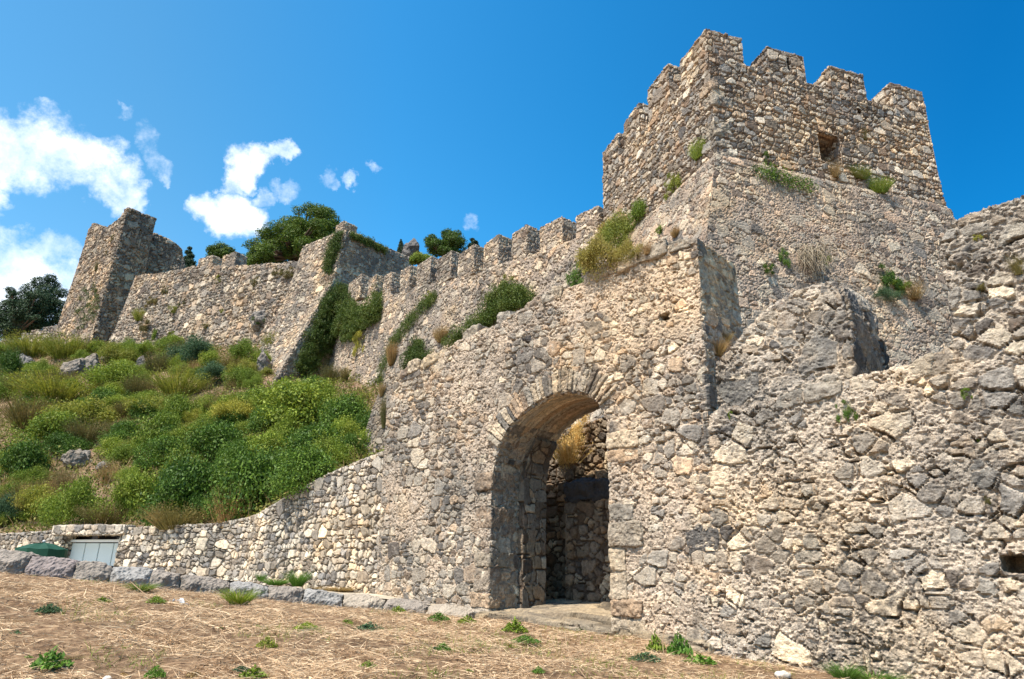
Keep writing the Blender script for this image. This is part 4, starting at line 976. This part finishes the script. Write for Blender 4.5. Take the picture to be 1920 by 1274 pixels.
# ---- trees on the skyline
def tree(name, y, blobs, n, size, mat, label, base, tr=.35, asp=.35, up=.1):
    """crown blobs given as px, py, radius px, depth offset"""
    bl = []
    for (px, py, r, dy) in blobs:
        p = at(px, py, y + dy); bl.append((p.x, p.y, p.z, px_size(p, r)))
    b = at(*base, y); t = thing(name, b, label, 'tree')
    link('crown', leaf_cloud([(*q, .72) for q in bl], n, size, asp, up + .3, .9, .78), mat, t)
    top_ = max(bl, key=lambda q: q[3]); bm = bmesh.new()
    def limb(a, c, r0_, r1_):
        d = (c - a); u_ = d.orthogonal().normalized(); v_ = d.cross(u_).normalized(); rings = []
        for f in (0, .35, .7, 1.):
            r_ = r0_ + (r1_ - r0_) * f; o_ = a + d * f + u_ * math.sin(f * 3) * d.length * .04
            rings.append([o_ + (u_ * math.cos(k * math.pi / 4) + v_ * math.sin(k * math.pi / 4)) * r_ for k in range(8)])
        loft(bm, rings)
    root = b - Vector((0, 0, 3)); fork = b + (Vector(top_[:3]) - b) * .35
    limb(root, fork, tr, tr * .75)
    for q in bl: limb(fork, Vector(q[:3]), tr * .5, tr * .12)
    bmesh.ops.recalc_face_normals(bm, faces=bm.faces)
    me = bpy.data.meshes.new('trunk'); bm.to_mesh(me); bm.free(); link('trunk', me, M_bark, t)
    return t
def cluster(cx, cy, w_, h_, n, r, seed, dy=3.):
    rr = random.Random(seed); out = []
    for i in range(n):
        a = rr.uniform(0, 6.283); q = math.sqrt(rr.random()); out.append((cx + math.cos(a) * q * w_ / 2, cy + math.sin(a) * q * h_ / 2, rr.uniform(.7, 1.25) * r, rr.uniform(-dy, dy)))
    return out
def crown(cx, cy, w_, h_, r, n, seed):
    """lobed pine crown: a dark core with separate rounded pads standing out in front and along the outline"""
    rr = random.Random(seed); out = [(cx, cy + h_ * .08, min(w_, h_) * .3, 2.)]
    for i in range(n):
        a = rr.uniform(0, 6.283); q = math.sqrt(rr.random()); out.append((cx + math.cos(a) * q * w_ / 2, cy + math.sin(a) * q * h_ / 2, rr.uniform(.7, 1.3) * r, -4 + 5 * q + rr.uniform(-1, 1)))
    return out
pine = crown(605, 455, 90, 40, 14, 22, 11) + crown(488, 485, 80, 22, 12, 16, 12) + crown(590, 420, 80, 56, 13, 30, 1) + crown(535, 440, 80, 60, 13, 30, 2) + crown(500, 470, 70, 40, 12, 22, 3) + crown(570, 465, 120, 50, 14, 26, 5) + [(462, 487, 9, 0), (472, 478, 9, 0), (482, 470, 10, 0), (470, 492, 14, 0), (560, 395, 12, 0), (578, 388, 11, 0), (612, 398, 13, 0), (628, 412, 11, 0)]
tree('pine_tree', 62., pine, 70000, .1, L_pine, 'large umbrella pine standing behind the wall, left of the bastion top', (560, 500), .5)
tree('pine_tree', 64., crown(850, 450, 38, 30, 9, 26, 7) + crown(814, 456, 32, 26, 8, 22, 9) + crown(838, 470, 60, 18, 9, 20, 10), 24000, .09, L_pine, 'round-topped pine rising behind the sloping battlements', (840, 495), .3)
tree('pine_tree', 76., [(400, 470, 12, 0), (415, 466, 13, 0), (430, 472, 11, 0), (415, 478, 15, 0), (398, 482, 10, 0), (430, 484, 12, 0)] + cluster(415, 474, 40, 18, 8, 5, 8, 2), 12000, .1, L_pine, 'small pine crown showing behind the two lone merlons', (415, 510), .3)
tree('cypress_tree', 78., [(752, 450 + 3 * i, 1.5 + .8 * i, 0) for i in range(9)], 6000, .08, L_cyp, 'slim pointed cypress right of the bastion top', (752, 490), .15)
tree('cypress_tree', 80., [(356, 466, 4, 0), (354, 474, 6, 0), (358, 480, 6, 0), (352, 486, 8, 0), (356, 494, 10, 0), (358, 504, 11, 0)], 7000, .1, L_cyp, 'ragged dark cypress beside the rear wing of the ruined tower', (356, 525), .2)
tree('cypress_tree', 74., [(886, 450, 4, 0), (890, 456, 6, 0), (884, 462, 7, 0), (894, 462, 5, 0), (888, 470, 9, 0)], 5000, .1, L_cyp, 'small dark conifer behind the battlements, right of the round pine', (888, 490), .2)
tree('cedar_tree', 80., [(95, 522, 10, 0), (75, 530, 14, 0), (100, 535, 12, 1), (60, 545, 18, 0), (90, 548, 18, 0), (115, 550, 12, 0), (40, 560, 18, 0), (75, 566, 26, -1), (108, 575, 18, 0), (20, 578, 20, 0), (50, 585, 28, -1), (85, 595, 26, 0), (115, 598, 16, 0), (10, 600, 24, 0), (45, 612, 28, 0), (-10, 595, 24, 0), (15, 622, 24, 0), (-40, 600, 30, 0), (80, 612, 20, 0)] + cluster(60, 565, 110, 70, 22, 8, 14, 3), 48000, .12, L_cyp, 'dark spreading evergreen at the left edge behind the ruined tower', (60, 650), .5)
tree('pine_tree', 58., [(785, 485, 14, 0), (800, 488, 14, 0), (772, 490, 10, 0), (812, 492, 10, 0)], 8000, .07, L_mid, 'low bushy tree between the pale rock knoll and the battlements', (790, 505), .15)
# ================================================================== PLANTS ON THE WALLS
def inpoly(px, py, P2):
    ins = False; j = len(P2) - 1
    for i in range(len(P2)):
        if (P2[i][1] > py) != (P2[j][1] > py) and px < (P2[j][0] - P2[i][0]) * (py - P2[i][1]) / (P2[j][1] - P2[i][1]) + P2[i][0]: ins = not ins
        j = i
    return ins
def ivy(label, poly, n, mat, thick=.3, ls=.07, per=34, hang=.5, cat='climbing plant', name='ivy'):
    """leaves hung on whatever wall lies behind a traced outline"""
    xs_ = [p[0] for p in poly]; ys_ = [p[1] for p in poly]; P = []; N_ = []
    t = 0
    while len(P) < n and t < n * 30:
        t += 1; px = random.uniform(min(xs_), max(xs_)); py = random.uniform(min(ys_), max(ys_))
        if not inpoly(px, py, poly): continue
        h = cast(px, py)
        if h is None or h[2].name in ('hill', 'ground') or (h[2].parent is not None and h[2].parent.name == 'gate_wall'): continue
        P.append(h[0]); N_.append(h[1])
    if not P: print('no ivy', label); return
    P = np.array(P); N_ = np.array(N_); n = len(P); k = np.repeat(np.arange(n), per); m = len(k)
    c0 = P + N_ * (thick * rng.random(n) ** 1.3)[:, None]
    c = c0[k] + rdir(m) * .14 + np.array((0, 0, -1.)) * (hang * .3 * rng.random(m))[:, None]
    A = unit(rdir(m) + np.array((0, 0, -hang * 1.6)) + N_[k] * .5); B = unit(np.cross(A, rdir(m))); s = ls * .62 * (.6 + .9 * rng.random(m))
    me = leaves(c, A * s[:, None], B * (s * .3)[:, None])
    return tag(link(name, me, mat), label, cat)
ivy('thick dark creeper hanging down the shaded face of the bastion', [(638, 532), (660, 548), (655, 612), (640, 628), (610, 650), (592, 690), (566, 706), (556, 690), (580, 630), (606, 560), (622, 532)], 1500, L_ivy, .8, .08)
ivy('dark creeper spreading from the bastion across the battlements of the sloping wall', [(655, 560), (690, 580), (712, 546), (720, 560), (716, 596), (690, 612), (660, 640), (640, 630), (650, 600)], 900, L_ivy, .7, .08)
ivy('creeper running down the lit edge of the bastion from its corner turret', [(644, 432), (640, 455), (628, 490), (622, 512), (612, 512), (614, 480), (624, 450), (634, 436)], 420, L_ivy, .45, .07)
ivy('thin creeper along the top edge of the bastion shaded face', [(655, 434), (690, 446), (725, 466), (722, 474), (690, 458), (655, 444)], 200, L_ivy, .3, .07)
ivy('long narrow green creeper streak crossing the sloping battlemented wall', [(708, 715), (718, 678), (738, 632), (768, 590), (795, 562), (818, 545), (820, 562), (794, 586), (762, 624), (738, 650), (726, 690), (716, 718)], 420, L_ivy, .22, .055)
ivy('green creeper patch left of the gate wall top', [(756, 690), (778, 650), (785, 636), (794, 640), (796, 664), (812, 656), (800, 672), (776, 690)], 300, L_ivy, .4, .065)
ivy('long green creeper patch just above the sloping top of the gate wall', [(838, 645), (880, 606), (915, 590), (925, 550), (950, 535), (990, 540), (1005, 558), (975, 572), (930, 600), (880, 632)], 900, L_ivy, .5, .06)
ivy('dark line of caper plants along the ledge on the tower front', [(1412, 312), (1440, 316), (1480, 330), (1525, 345), (1522, 356), (1470, 345), (1415, 322)], 95, L_dark, .14, .05, 26)
ivy('mottled creeper scattered over the sunny side of the ruined tower', [(150, 545), (180, 530), (190, 560), (180, 600), (150, 620), (135, 600)], 110, L_ivy, .25, .09)
ivy('rust-coloured dry moss and grass on the tower front below the ledge', [(1480, 412), (1560, 430), (1640, 470), (1700, 500), (1690, 510), (1600, 480), (1560, 480), (1490, 440)], 240, leaf_mat('leaf_rust', (.13, .06, .025), (.25, .13, .06), (.15, .08, .04), .3, .2), .06, .022, 14, .3, 'dry moss', 'moss')

W = lambda form, mat: (form, mat)
wp = [  # px, py of the root, width, height, form, material, label
 (675, 652, 50, 52, 'fine', L_bri, 'bright yellow cushion plant on the sloping wall, below the dark creeper'), (620, 722, 26, 34, 'shoots', L_oli, 'small olive tuft on the wall base right of the bastion'), (646, 716, 16, 30, 'shoots', L_oli, 'slender dry tuft right of the small olive tuft'), (688, 752, 26, 40, 'fine', L_yel, 'yellow-green plant on the wall above the small buttress'), (736, 682, 34, 46, 'shoots', L_dry, 'orange dry plant in the middle of the creeper streak'),
 (722, 800, 20, 62, 'shoots', L_oli, 'dry upright plant in the gap between small buttress and gate wall'), (716, 742, 16, 26, 'shoots', L_dry, 'small dry tuft at the top of the small buttress'),
 (950, 536, 46, 44, 'fine', L_yel, 'yellow bush on the sloping wall above the green creeper patch'), (806, 560, 30, 28, 'fine', L_yel, 'yellow plant at the upper end of the creeper streak'), (830, 640, 40, 30, 'shoots', L_dry, 'dry orange plant at the gate wall top'),
 (1085, 522, 44, 58, 'bushy', L_dark, 'dark green bush at the left end of the bushes under the square tower'), (1125, 512, 96, 92, 'fine', L_och, 'large ochre-yellow bush under the square tower, the biggest there'), (1112, 500, 60, 62, 'fine', L_yel, 'yellow bush in front of the large ochre one'), (1165, 470, 86, 82, 'fine', L_yel, 'bushy yellow-green plant on the slope of the square tower base'), (1150, 452, 66, 56, 'fine', L_och, 'dry ochre plant among the bushes under the square tower'), (1200, 418, 56, 48, 'bushy', L_mid, 'green bush highest of the bushes under the square tower slit'), (1180, 490, 60, 46, 'fine', L_och, 'ochre bush at the right end of the bushes, over the gate wall'), (1215, 478, 34, 30, 'twiggy', L_dry, 'thin dry twigs just above the gate wall top'),
 (1262, 352, 52, 56, 'fine', L_yel, 'yellow-green bush hanging on the sunny side of the square tower'), (1312, 294, 40, 38, 'shoots', L_mid, 'spiky green plant at the front edge of the square tower'), (1240, 432, 28, 24, 'fine', L_mid, 'small green tuft low on the sunny side of the square tower'), (1268, 444, 24, 18, 'shoots', L_dry, 'little dry tuft just left of the gate wall corner'),
 (1436, 306, 26, 40, 'bushy', L_dark, 'dark sprig climbing above the ledge on the tower front'), (1620, 262, 30, 32, 'twiggy', L_oli, 'dark dry twiggy plant right of the tower window'), (1565, 332, 44, 34, 'twiggy', L_dry, 'dry twigs below the tower window'), (1612, 334, 44, 26, 'shoots', L_yel, 'yellowish plant below and right of the tower window'), (1648, 362, 44, 32, 'shoots', L_mid, 'green plant on the ledge at the right of the tower front'),
 (1466, 486, 24, 40, 'bushy', L_dark, 'upright dark plant left of the hanging straw on the tower base'), (1440, 506, 48, 26, 'bushy', L_dark, 'low dark mat of leaves left of the hanging straw'), (1548, 490, 34, 30, 'fine', L_mid, 'pale green plant at the top right of the hanging straw'), (1660, 530, 42, 54, 'bushy', L_dark, 'dark bush on the right of the tower base'), (1658, 562, 62, 28, 'fine', L_blu, 'pale grey-green cushion below the dark bush on the tower base'), (1690, 540, 46, 28, 'fine', L_mid, 'small light green cushion right of the dark bush on the tower base'), (1712, 560, 60, 34, 'twiggy', L_dry, 'dry brown twigs right of the pale cushion on the tower base'),
 (1588, 776, 38, 48, 'bushy', L_dark, 'dark green sprig growing from the coping of the flank wall'), (1910, 514, 44, 40, 'twiggy', L_oli, 'dark dry bush on the tall broken wall at the right edge'), (1830, 448, 22, 16, 'fine', L_yel, 'tiny yellow-green cushion high on the tall broken wall'), (1838, 544, 40, 22, 'fine', L_oli, 'mossy cushion in a crack of the tall broken wall'), (1812, 742, 22, 24, 'bushy', L_mid, 'small green sprig below the pale stones of the flank wall'), (1836, 826, 16, 40, 'fine', L_mid, 'narrow green plant beside a grey block of the flank wall'), (1852, 942, 26, 20, 'fine', L_oli, 'small mossy patch at the right of the flank wall'), (1370, 782, 12, 18, 'bushy', L_mid, 'tiny green sprig left on the flank wall'),
 (1345, 668, 40, 56, 'tuft', L_dry, 'dry grass in the notch between gate wall end and broken stump'), (1362, 640, 26, 30, 'tuft', L_dry, 'small dry grass tuft higher in the notch'),
 (310, 545, 26, 20, 'fine', L_oli, 'small olive tuft high on the wall right of the ruined tower'), (284, 568, 36, 22, 'fine', L_oli, 'olive tuft near the ruined tower, in the upper row'), (330, 582, 34, 24, 'fine', L_yel, 'yellowish tuft in the middle of the tufted wall'), (346, 570, 18, 16, 'fine', L_oli, 'little tuft right of the yellowish tuft'), (272, 612, 46, 34, 'bushy', L_oli, 'large brown-green tuft at the corner by the ruined tower'), (262, 600, 26, 24, 'shoots', L_yel, 'yellow tuft at the corner by the ruined tower'), (290, 632, 32, 30, 'fine', L_mid, 'green tuft at the foot of the tufted wall'), (324, 632, 22, 18, 'fine', L_yel, 'small yellow tuft at the foot of the tufted wall'), (410, 526, 24, 18, 'fine', L_yel, 'yellow tuft below the two lone merlons'), (480, 530, 24, 26, 'bushy', L_oli, 'dark tuft on the wall near the bastion'), (545, 514, 44, 26, 'bushy', L_oli, 'dark bush on the wall top where it meets the bastion'), (520, 512, 34, 18, 'fine', L_oli, 'pale olive growth on the wall top left of the bastion'), (388, 612, 20, 14, 'fine', L_oli, 'tiny tuft low in the middle of the tufted wall'), (416, 586, 16, 14, 'fine', L_yel, 'tiny yellow tuft right of the middle of the tufted wall'), (490, 606, 40, 24, 'bushy', L_ivy, 'dark growth round the lodged boulder by the bastion'),
 (212, 450, 12, 16, 'bushy', L_oli, 'dark tuft near the notched top of the ruined tower'), (200, 476, 10, 10, 'bushy', L_oli, 'small tuft right of the slit of the ruined tower'), (180, 508, 14, 22, 'twiggy', L_oli, 'dry brown tuft on the sunny side of the ruined tower')]
for (px, py, wd, ht, form, mat, lab) in wp:
    if 'under the square tower' in lab or 'base' in lab or 'over the gate' in lab: wd *= 1.25; ht *= 1.15
    h = cast(px, py)
    if h is None: print('miss wp', lab); continue
    p, nrm, o = h; s = px_size(p, wd) / 2; hh = px_size(p, ht)
    if form in ('bushy', 'fine') and wd < 64: form = 'sprig'; hh *= .9
    kv = [k for k in SH if k[0] == form]
    ft_ = .85 if form in ('bushy', 'fine') else 1.
    put('wall_plant', random.choice(kv), mat, p + nrm * (s * .12) - Vector((0, 0, hh * .05)), s * (.95 if form in ('bushy', 'fine') else 1.2), hh * ft_, lab, 'wall plant', 'plants rooted in the old walls', sy=s * .7 if nrm.z < .5 else None, rz=math.atan2(nrm.y, nrm.x) + math.pi / 2)
h = cast(1512, 470)
if h: put('wall_plant', ('hang', 0), leaf_mat('grey_straw', (.16, .125, .085), (.42, .36, .26), (.2, .14, .09), .2, .2), h[0] + h[1] * .12 - Vector((0, 0, px_size(h[0], 30))), px_size(h[0], 44), px_size(h[0], 46), 'mass of grey straw hanging on the front of the tower base', 'wall plant', 'plants rooted in the old walls', rz=math.atan2(h[1].y, h[1].x) + math.pi / 2)
# golden plant inside the arch, sunlight put into its leaf colour
gp = W1.pt(U(1066, 868, 2.5)[0], 2.5, U(1066, 868, 2.5)[1])
SH['golden', 0] = merge(leaf_cloud([(math.cos(i * 2.4) * (.15 + .06 * i), .3 * math.sin(i * 1.7), .12 + .085 * i, .3 - .012 * i, .9) for i in range(11)], 9000, .022, .4, .3, .2, .2), upright(60, 1., 1.5, 10, .03), twigs(50, 1.1, 1.3, .006))
put('wall_plant', ('golden', 0), L_gold_lit, gp, px_size(gp, 92) / 2 * 1.25, px_size(gp, 92), 'golden dry bush in the top of the arched gateway, leaves coloured brighter as if sunlit', 'wall plant')

# ================================================================== VERGE: STRAW, WEEDS, LITTER
nb = 400000
d_ = 3.6 + 11.5 * rng.random(nb) ** 1.15; f_ = rng.uniform(-.86, .86, nb); xy = np.stack((f_ * d_, d_), 1)
kx = np.array([(p.x, p.y) for p in kt] + [tuple(p[:2]) for p in fr0[1:]] + [(4.2, 8.6), (7, 6)]); kl = np.interp(xy[:, 0], kx[np.argsort(kx[:, 0]), 0], kx[np.argsort(kx[:, 0]), 1])
xy = xy[xy[:, 1] < kl - .05]
n = len(xy); p3 = np.stack((xy[:, 0], xy[:, 1], xy[:, 0] * 0), 1)
z = G(xy) + fbm(p3 * 1.1, 3) * .05 + fbm(p3 * 6, 3, 1) * .035
cl_ = fbm(p3 * 1.5, 3, 2)
keep = rng.random(n) < np.clip(.6 + cl_ * 2., .08, 1); xy, z, p3 = xy[keep], z[keep], p3[keep]; n = len(xy)
a = rng.random(n) * 6.283 + fbm(p3 * .7, 2) * 4
D = unit(np.stack((np.cos(a), np.sin(a), .06 + .75 * rng.random(n) ** 3), 1)); Lh = .08 + .34 * rng.random(n) ** 2.2
me = strips(np.stack((xy[:, 0], xy[:, 1], z + .005), 1) - D * (Lh * .3)[:, None], D, Lh, .0028 + .0045 * rng.random(n) ** 2, np.stack((rng.normal(0, .25, n), rng.normal(0, .25, n), -.2 * np.ones(n)), 1))
# fine green grass coming up through the straw in patches
gn = 60000; d_ = 3.6 + 11. * rng.random(gn); f_ = rng.uniform(-.84, .84, gn); gxy = np.stack((f_ * d_, d_), 1)
gxy = gxy[gxy[:, 1] < np.interp(gxy[:, 0], kx[np.argsort(kx[:, 0]), 0], kx[np.argsort(kx[:, 0]), 1]) - .05]; g3 = np.stack((gxy[:, 0], gxy[:, 1], gxy[:, 0] * 0), 1)
gm = fbm(g3 * 1.3 + 4, 4, 1, .6) > .2; gxy, g3 = gxy[gm], g3[gm]; gn = len(gxy)
gzv = G(gxy) + fbm(g3 * 1.1, 3) * .05 + fbm(g3 * 6, 3, 1) * .035
gme = strips(np.stack((gxy[:, 0], gxy[:, 1], gzv - .01), 1), unit(rdir(gn) * .8 + np.array((0, 0, .8))), .03 + .07 * rng.random(gn), np.full(gn, .003), rdir(gn) * .3)
tag(link('green_grass', gme, L_mid), 'short fine green grass sprouting in patches through the straw', 'grass', kind='stuff')
tag(link('straw', me, M_straw), 'cut dry straw and grass stalks strewn over the sloping verge', 'straw', kind='stuff')
weeds = [
 (95, 1254, 78, 46, 'weed', L_fresh, 'broad-leaved green weed at the lower left corner'), (290, 1272, 44, 34, 'weed', L_fresh, 'upright leafy weed at the bottom edge, left of centre'), (90, 1150, 52, 26, 'weed', L_blu, 'grey-green weed on the straw at the left'), (190, 1130, 40, 14, 'weed', L_mid, 'flat green weed below the garage panels'), (215, 1156, 26, 12, 'weed', L_mid, 'tiny weed left of the plastic scrap'), (292, 1132, 46, 20, 'weed', L_mid, 'leafy weed left of the white plastic scrap'), (262, 1110, 56, 24, 'tuft', L_mid, 'grass clump against the pale blue-grey kerb boulder'), (447, 1134, 66, 42, 'tuft', L_mid, 'tall grass tuft against the kerb, tallest of the verge'), (500, 1216, 46, 30, 'weed', L_mid, 'bright weed in the middle of the straw left of the gate'), (475, 1270, 60, 26, 'weed', L_mid, 'low weed at the bottom edge below the bright one'), (575, 1180, 56, 18, 'weed', L_mid, 'flat weed patch below the bright grass'), (650, 1170, 30, 14, 'weed', L_mid, 'small weed between two flat weed patches'), (692, 1182, 64, 18, 'weed', L_blu, 'flat grey-green weed patch in the middle of the verge'), (745, 1152, 40, 22, 'weed', L_mid, 'weed before the low kerb blocks'), (790, 1148, 46, 32, 'weed', L_dark, 'dark bushy weed at the foot of the gate wall'), (822, 1166, 52, 24, 'weed', L_fresh, 'green weed left of the gateway'), (876, 1170, 42, 22, 'weed', L_mid, 'weed at the left corner of the gateway step'), (830, 1220, 36, 20, 'weed', L_fresh, 'small bright weed below the gateway'), (965, 1188, 56, 34, 'weed', L_mid, 'clover-like weed in front of the gateway'), (985, 1206, 70, 20, 'weed', L_fresh, 'spreading weed below the clover-like one'), (1022, 1160, 36, 24, 'weed', L_mid, 'weed on the edge of the gateway floor'), (1160, 1172, 26, 18, 'weed', L_fresh, 'little bright weed at the right jamb of the gateway'), (1195, 1168, 10, 20, 'weed', L_mid, 'thin sprig beside the right jamb'), (1230, 1224, 40, 44, 'weed', L_mid, 'upright weed right of the gateway'), (1275, 1232, 56, 56, 'weed', L_fresh, 'largest leafy weed right of the gateway'), (1310, 1246, 76, 26, 'weed', L_fresh, 'spreading leafy weed below the largest one'), (1210, 1240, 70, 24, 'weed', L_blu, 'flat weed left of the largest leafy weed'), (1010, 1262, 30, 18, 'weed', L_fresh, 'small round weed at the bottom edge, centre'), (1585, 1278, 60, 46, 'tuft', L_fresh, 'bright green grass tuft at the foot of the flank wall'), (1640, 1282, 90, 38, 'tuft', L_fresh, 'spreading grass right of the bright tuft at the wall foot'), (30, 1195, 60, 16, 'weed', L_blu, 'flat weed at the left edge of the verge'), (690, 1250, 40, 14, 'weed', L_mid, 'low weed at the bottom, centre left')]
for (px, py, wd, ht, form, mat, lab) in weeds:
    p = ground_hit(px, py); s = px_size(p, wd) / 2; hh = px_size(p, ht)
    if form == 'weed': hh *= 1.5
    kv = [k for k in SH if k[0] == form]
    put('grass_tuft' if form == 'tuft' else 'weed', random.choice(kv), mat, p - Vector((0, 0, .01)), s * (1.1 if form == 'weed' else 1.3), hh, lab, 'grass' if form == 'tuft' else 'weed', 'green weeds in the dry verge')
wr = random.Random(77)
for i in range(46):
    px, py = wr.uniform(0, 1400), wr.uniform(1100, 1270)
    if py < 1095 + .1 * px + 20: py = 1095 + .1 * px + wr.uniform(20, 60)
    if py > 1272: continue
    p = ground_hit(px, py); q = wr.choice(('weed', 'weed', 'tuft')); s = px_size(p, wr.uniform(14, 46)) / 2
    kv = [k for k in SH if k[0] == q]
    put('weed', wr.choice(kv), wr.choice((L_mid, L_fresh, L_oli, L_blu, L_dry)), p - Vector((0, 0, .02)), s, s * wr.uniform(.4, 1.), 'tiny seedling or grass wisp scattered in the cut straw of the verge', 'weed', 'tiny seedlings in the straw')
for (px, py, wd, ht, mat, lab) in [(585, 1098, 46, 38, L_fresh, 'tall bright grass against the retaining wall foot'), (545, 1096, 60, 18, L_fresh, 'short bright grass left of the tall tuft at the wall foot'), (516, 1088, 20, 18, L_fresh, 'little grass tuft at the left of the bright grass'), (660, 1108, 80, 14, L_dry, 'dry grass on the path at the corner of the walls')]:
    p = onA(px); p.z = U(px, py)[1]; p -= W1.n * .25
    put('grass_tuft', ('tuft', 0), mat, p - Vector((0, 0, .03)), px_size(p, wd) / 2 * 1.2, px_size(p, ht), lab, 'grass', 'grass on the path by the wall')
# scraps and small stones
M_plastic = simple_mat('plastic_film', (.5, .52, .55), .3, .15, 5., .3, .5)
p = ground_hit(328, 1132); bm = bmesh.new(); bmesh.ops.create_grid(bm, x_segments=40, y_segments=30, size=1)
for v in bm.verts:
    q_ = np.array([[v.co.x * 2.2, v.co.y * 2.2, 1.5]], np.float32); v.co = Vector((v.co.x * (.15 + .03 * math.sin(v.co.y * 4)), v.co.y * .09 + .03 * math.sin(v.co.x * 6), .02 + .07 * abs(float(fbm(q_, 3)[0])) + .03 * float(fbm(q_ * 4, 2)[0]) - .05 * (v.co.x ** 2 + v.co.y ** 2)))
bm.transform(Matrix.Translation(p)); me = bpy.data.meshes.new('bag'); bm.to_mesh(me); bm.free()
tag(link('plastic_bag', me, M_plastic), 'crumpled scrap of white plastic lying on the straw', 'litter')
M_peb = simple_mat('pebble', (.5, .45, .38), .9, .2, 6., .5)
for (px, py, s, lab) in [(1468, 1270, 24, 'pale squarish stone lying by the flank wall foot'), (1255, 1262, 10, 'small white stone right of the gateway'), (968, 1238, 9, 'small white pebble below the gateway'), (575, 1215, 9, 'tiny pale pebble in the middle of the straw'), (200, 1275, 12, 'small stone at the bottom left')]:
    p = ground_hit(px, py); r_ = px_size(p, s) / 2; bm = bmesh.new(); bmesh.ops.create_icosphere(bm, subdivisions=3, radius=r_)
    for v in bm.verts: v.co.z *= .7; v.co.x *= 1.3
    bm.transform(Matrix.Translation(p + Vector((0, 0, r_ * .3)))); me = bpy.data.meshes.new('s'); bm.to_mesh(me); bm.free(); roughen(me, r_ * .5, 1 / r_, 1, px)
    tag(link('stone', me, M_peb), lab, 'stone')
M_twig = simple_mat('twig', (.3, .2, .12), .9, .3, 20.)
for (px, py, L_, az_, up_, lab) in [(1100, 1274, .5, 2.0, .8, 'bare curved twig standing in the straw at the bottom'), (1250, 1250, .6, 1.3, 1.4, 'pale dry stalk standing before the largest weed'), (290, 1130, .6, 2.3, .35, 'long pale stalk lying toward the plastic scrap'), (1050, 1262, .5, .5, .5, 'brown twig lying in the straw below the gateway')]:
    p = ground_hit(px, py); dr = Vector((math.cos(az_), math.sin(az_) * .4, up_)).normalized(); bm = bmesh.new(); rings = []
    for k in range(7):
        f = k / 6; o_ = p + dr * L_ * f + Vector((-.06, 0, .04)) * math.sin(f * 4); r_ = .006 * (1 - .6 * f)
        rings.append([o_ + Vector((math.cos(q * 1.0472), .3 * math.sin(q * 1.0472), math.sin(q * 1.0472))) * r_ for q in range(6)])
    loft(bm, rings); tag(link('twig', fin(bm), M_twig), lab, 'twig')

# ================================================================== GARAGE AND UMBRELLA
M_panel = simple_mat('white_panel', (.62, .68, .66), .5, .05, 3.)
M_rail = simple_mat('white_rail', (.75, .76, .75), .5, .05, 3.)
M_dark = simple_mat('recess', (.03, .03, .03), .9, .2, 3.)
gd = thing('garage_door', RBf.pt(gx0, .42, gz0), 'pale folding panel door recessed in the long retaining wall', 'door')
gw = gx1 - gx0; zt_ = RBf.uz(170, 1017, .42)[1]
k = 4
for i in range(k):
    bm = bmesh.new(); box(bm, RBf.pt(gx0 + gw * i / k + .015, .42, gz0), RBf.d * (gw / k - .03), RBf.n * .05, Vector((0, 0, zt_ - gz0 - .03)))
    bmesh.ops.bevel(bm, geom=bm.edges[:], offset=.008, segments=2, affect='EDGES'); link('panel', fin(bm), M_panel, gd)
bm = bmesh.new(); box(bm, RBf.pt(gx0 - .05, .36, zt_), RBf.d * (gw + .1), RBf.n * .14, Vector((0, 0, .07))); link('rail', fin(bm), M_rail, gd)
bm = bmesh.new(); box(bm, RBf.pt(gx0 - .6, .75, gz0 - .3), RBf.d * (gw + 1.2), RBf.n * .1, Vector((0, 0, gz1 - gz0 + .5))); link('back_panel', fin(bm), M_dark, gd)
uc = at(82, 1018, 17.5); M_green = simple_mat('green_canvas', (.006, .05, .028), .75, .15, 12., .1); M_pole = simple_mat('umbrella_pole', (.5, .5, .48), .4, .1, 4.)
rad = px_size(uc, 43); um = thing('umbrella', uc - Vector((0, 0, 1.9)), 'dark green market umbrella showing above the kerb in front of the white panels', 'umbrella')
bm = bmesh.new(); rings = []
N8 = 8
apex = uc.z; drop = px_size(uc, 11)
def rg(r_, z_, th=0): return [Vector((uc.x + math.cos(i * math.pi / 8) * r_ * (1 if i % 2 == 0 else .955), uc.y + math.sin(i * math.pi / 8) * r_ * (1 if i % 2 == 0 else .955), z_ + (0 if i % 2 == 0 else -.02))) for i in range(16)]
loft(bm, [rg(.03, apex - .02), rg(rad * .97, apex - drop - .02), rg(rad, apex - drop), rg(rad * .5, apex - drop * .42 + .02), rg(.02, apex + .01)])
link('canopy', fin(bm), M_green, um)
bm = bmesh.new(); loft(bm, [rg(rad + .004, apex - drop - .005), rg(rad + .01, apex - drop - .2), rg(rad - .012, apex - drop - .2), rg(rad - .012, apex - drop - .02), rg(rad + .004, apex - drop - .005)][:-1]); link('valance', fin(bm), M_green, um)
bm = bmesh.new(); bmesh.ops.create_cone(bm, cap_ends=True, segments=16, radius1=.025, radius2=.025, depth=2.3); bm.transform(Matrix.Translation(uc + Vector((0, 0, -1.18)))); link('pole', fin(bm), M_pole, um)
bm = bmesh.new(); bmesh.ops.create_uvsphere(bm, u_segments=12, v_segments=8, radius=.035); bm.transform(Matrix.Translation(uc + Vector((0, 0, .03)))); link('finial', fin(bm), M_pole, um)
print('verts', sum(len(o.data.vertices) for o in bpy.data.objects if o.type == 'MESH'))
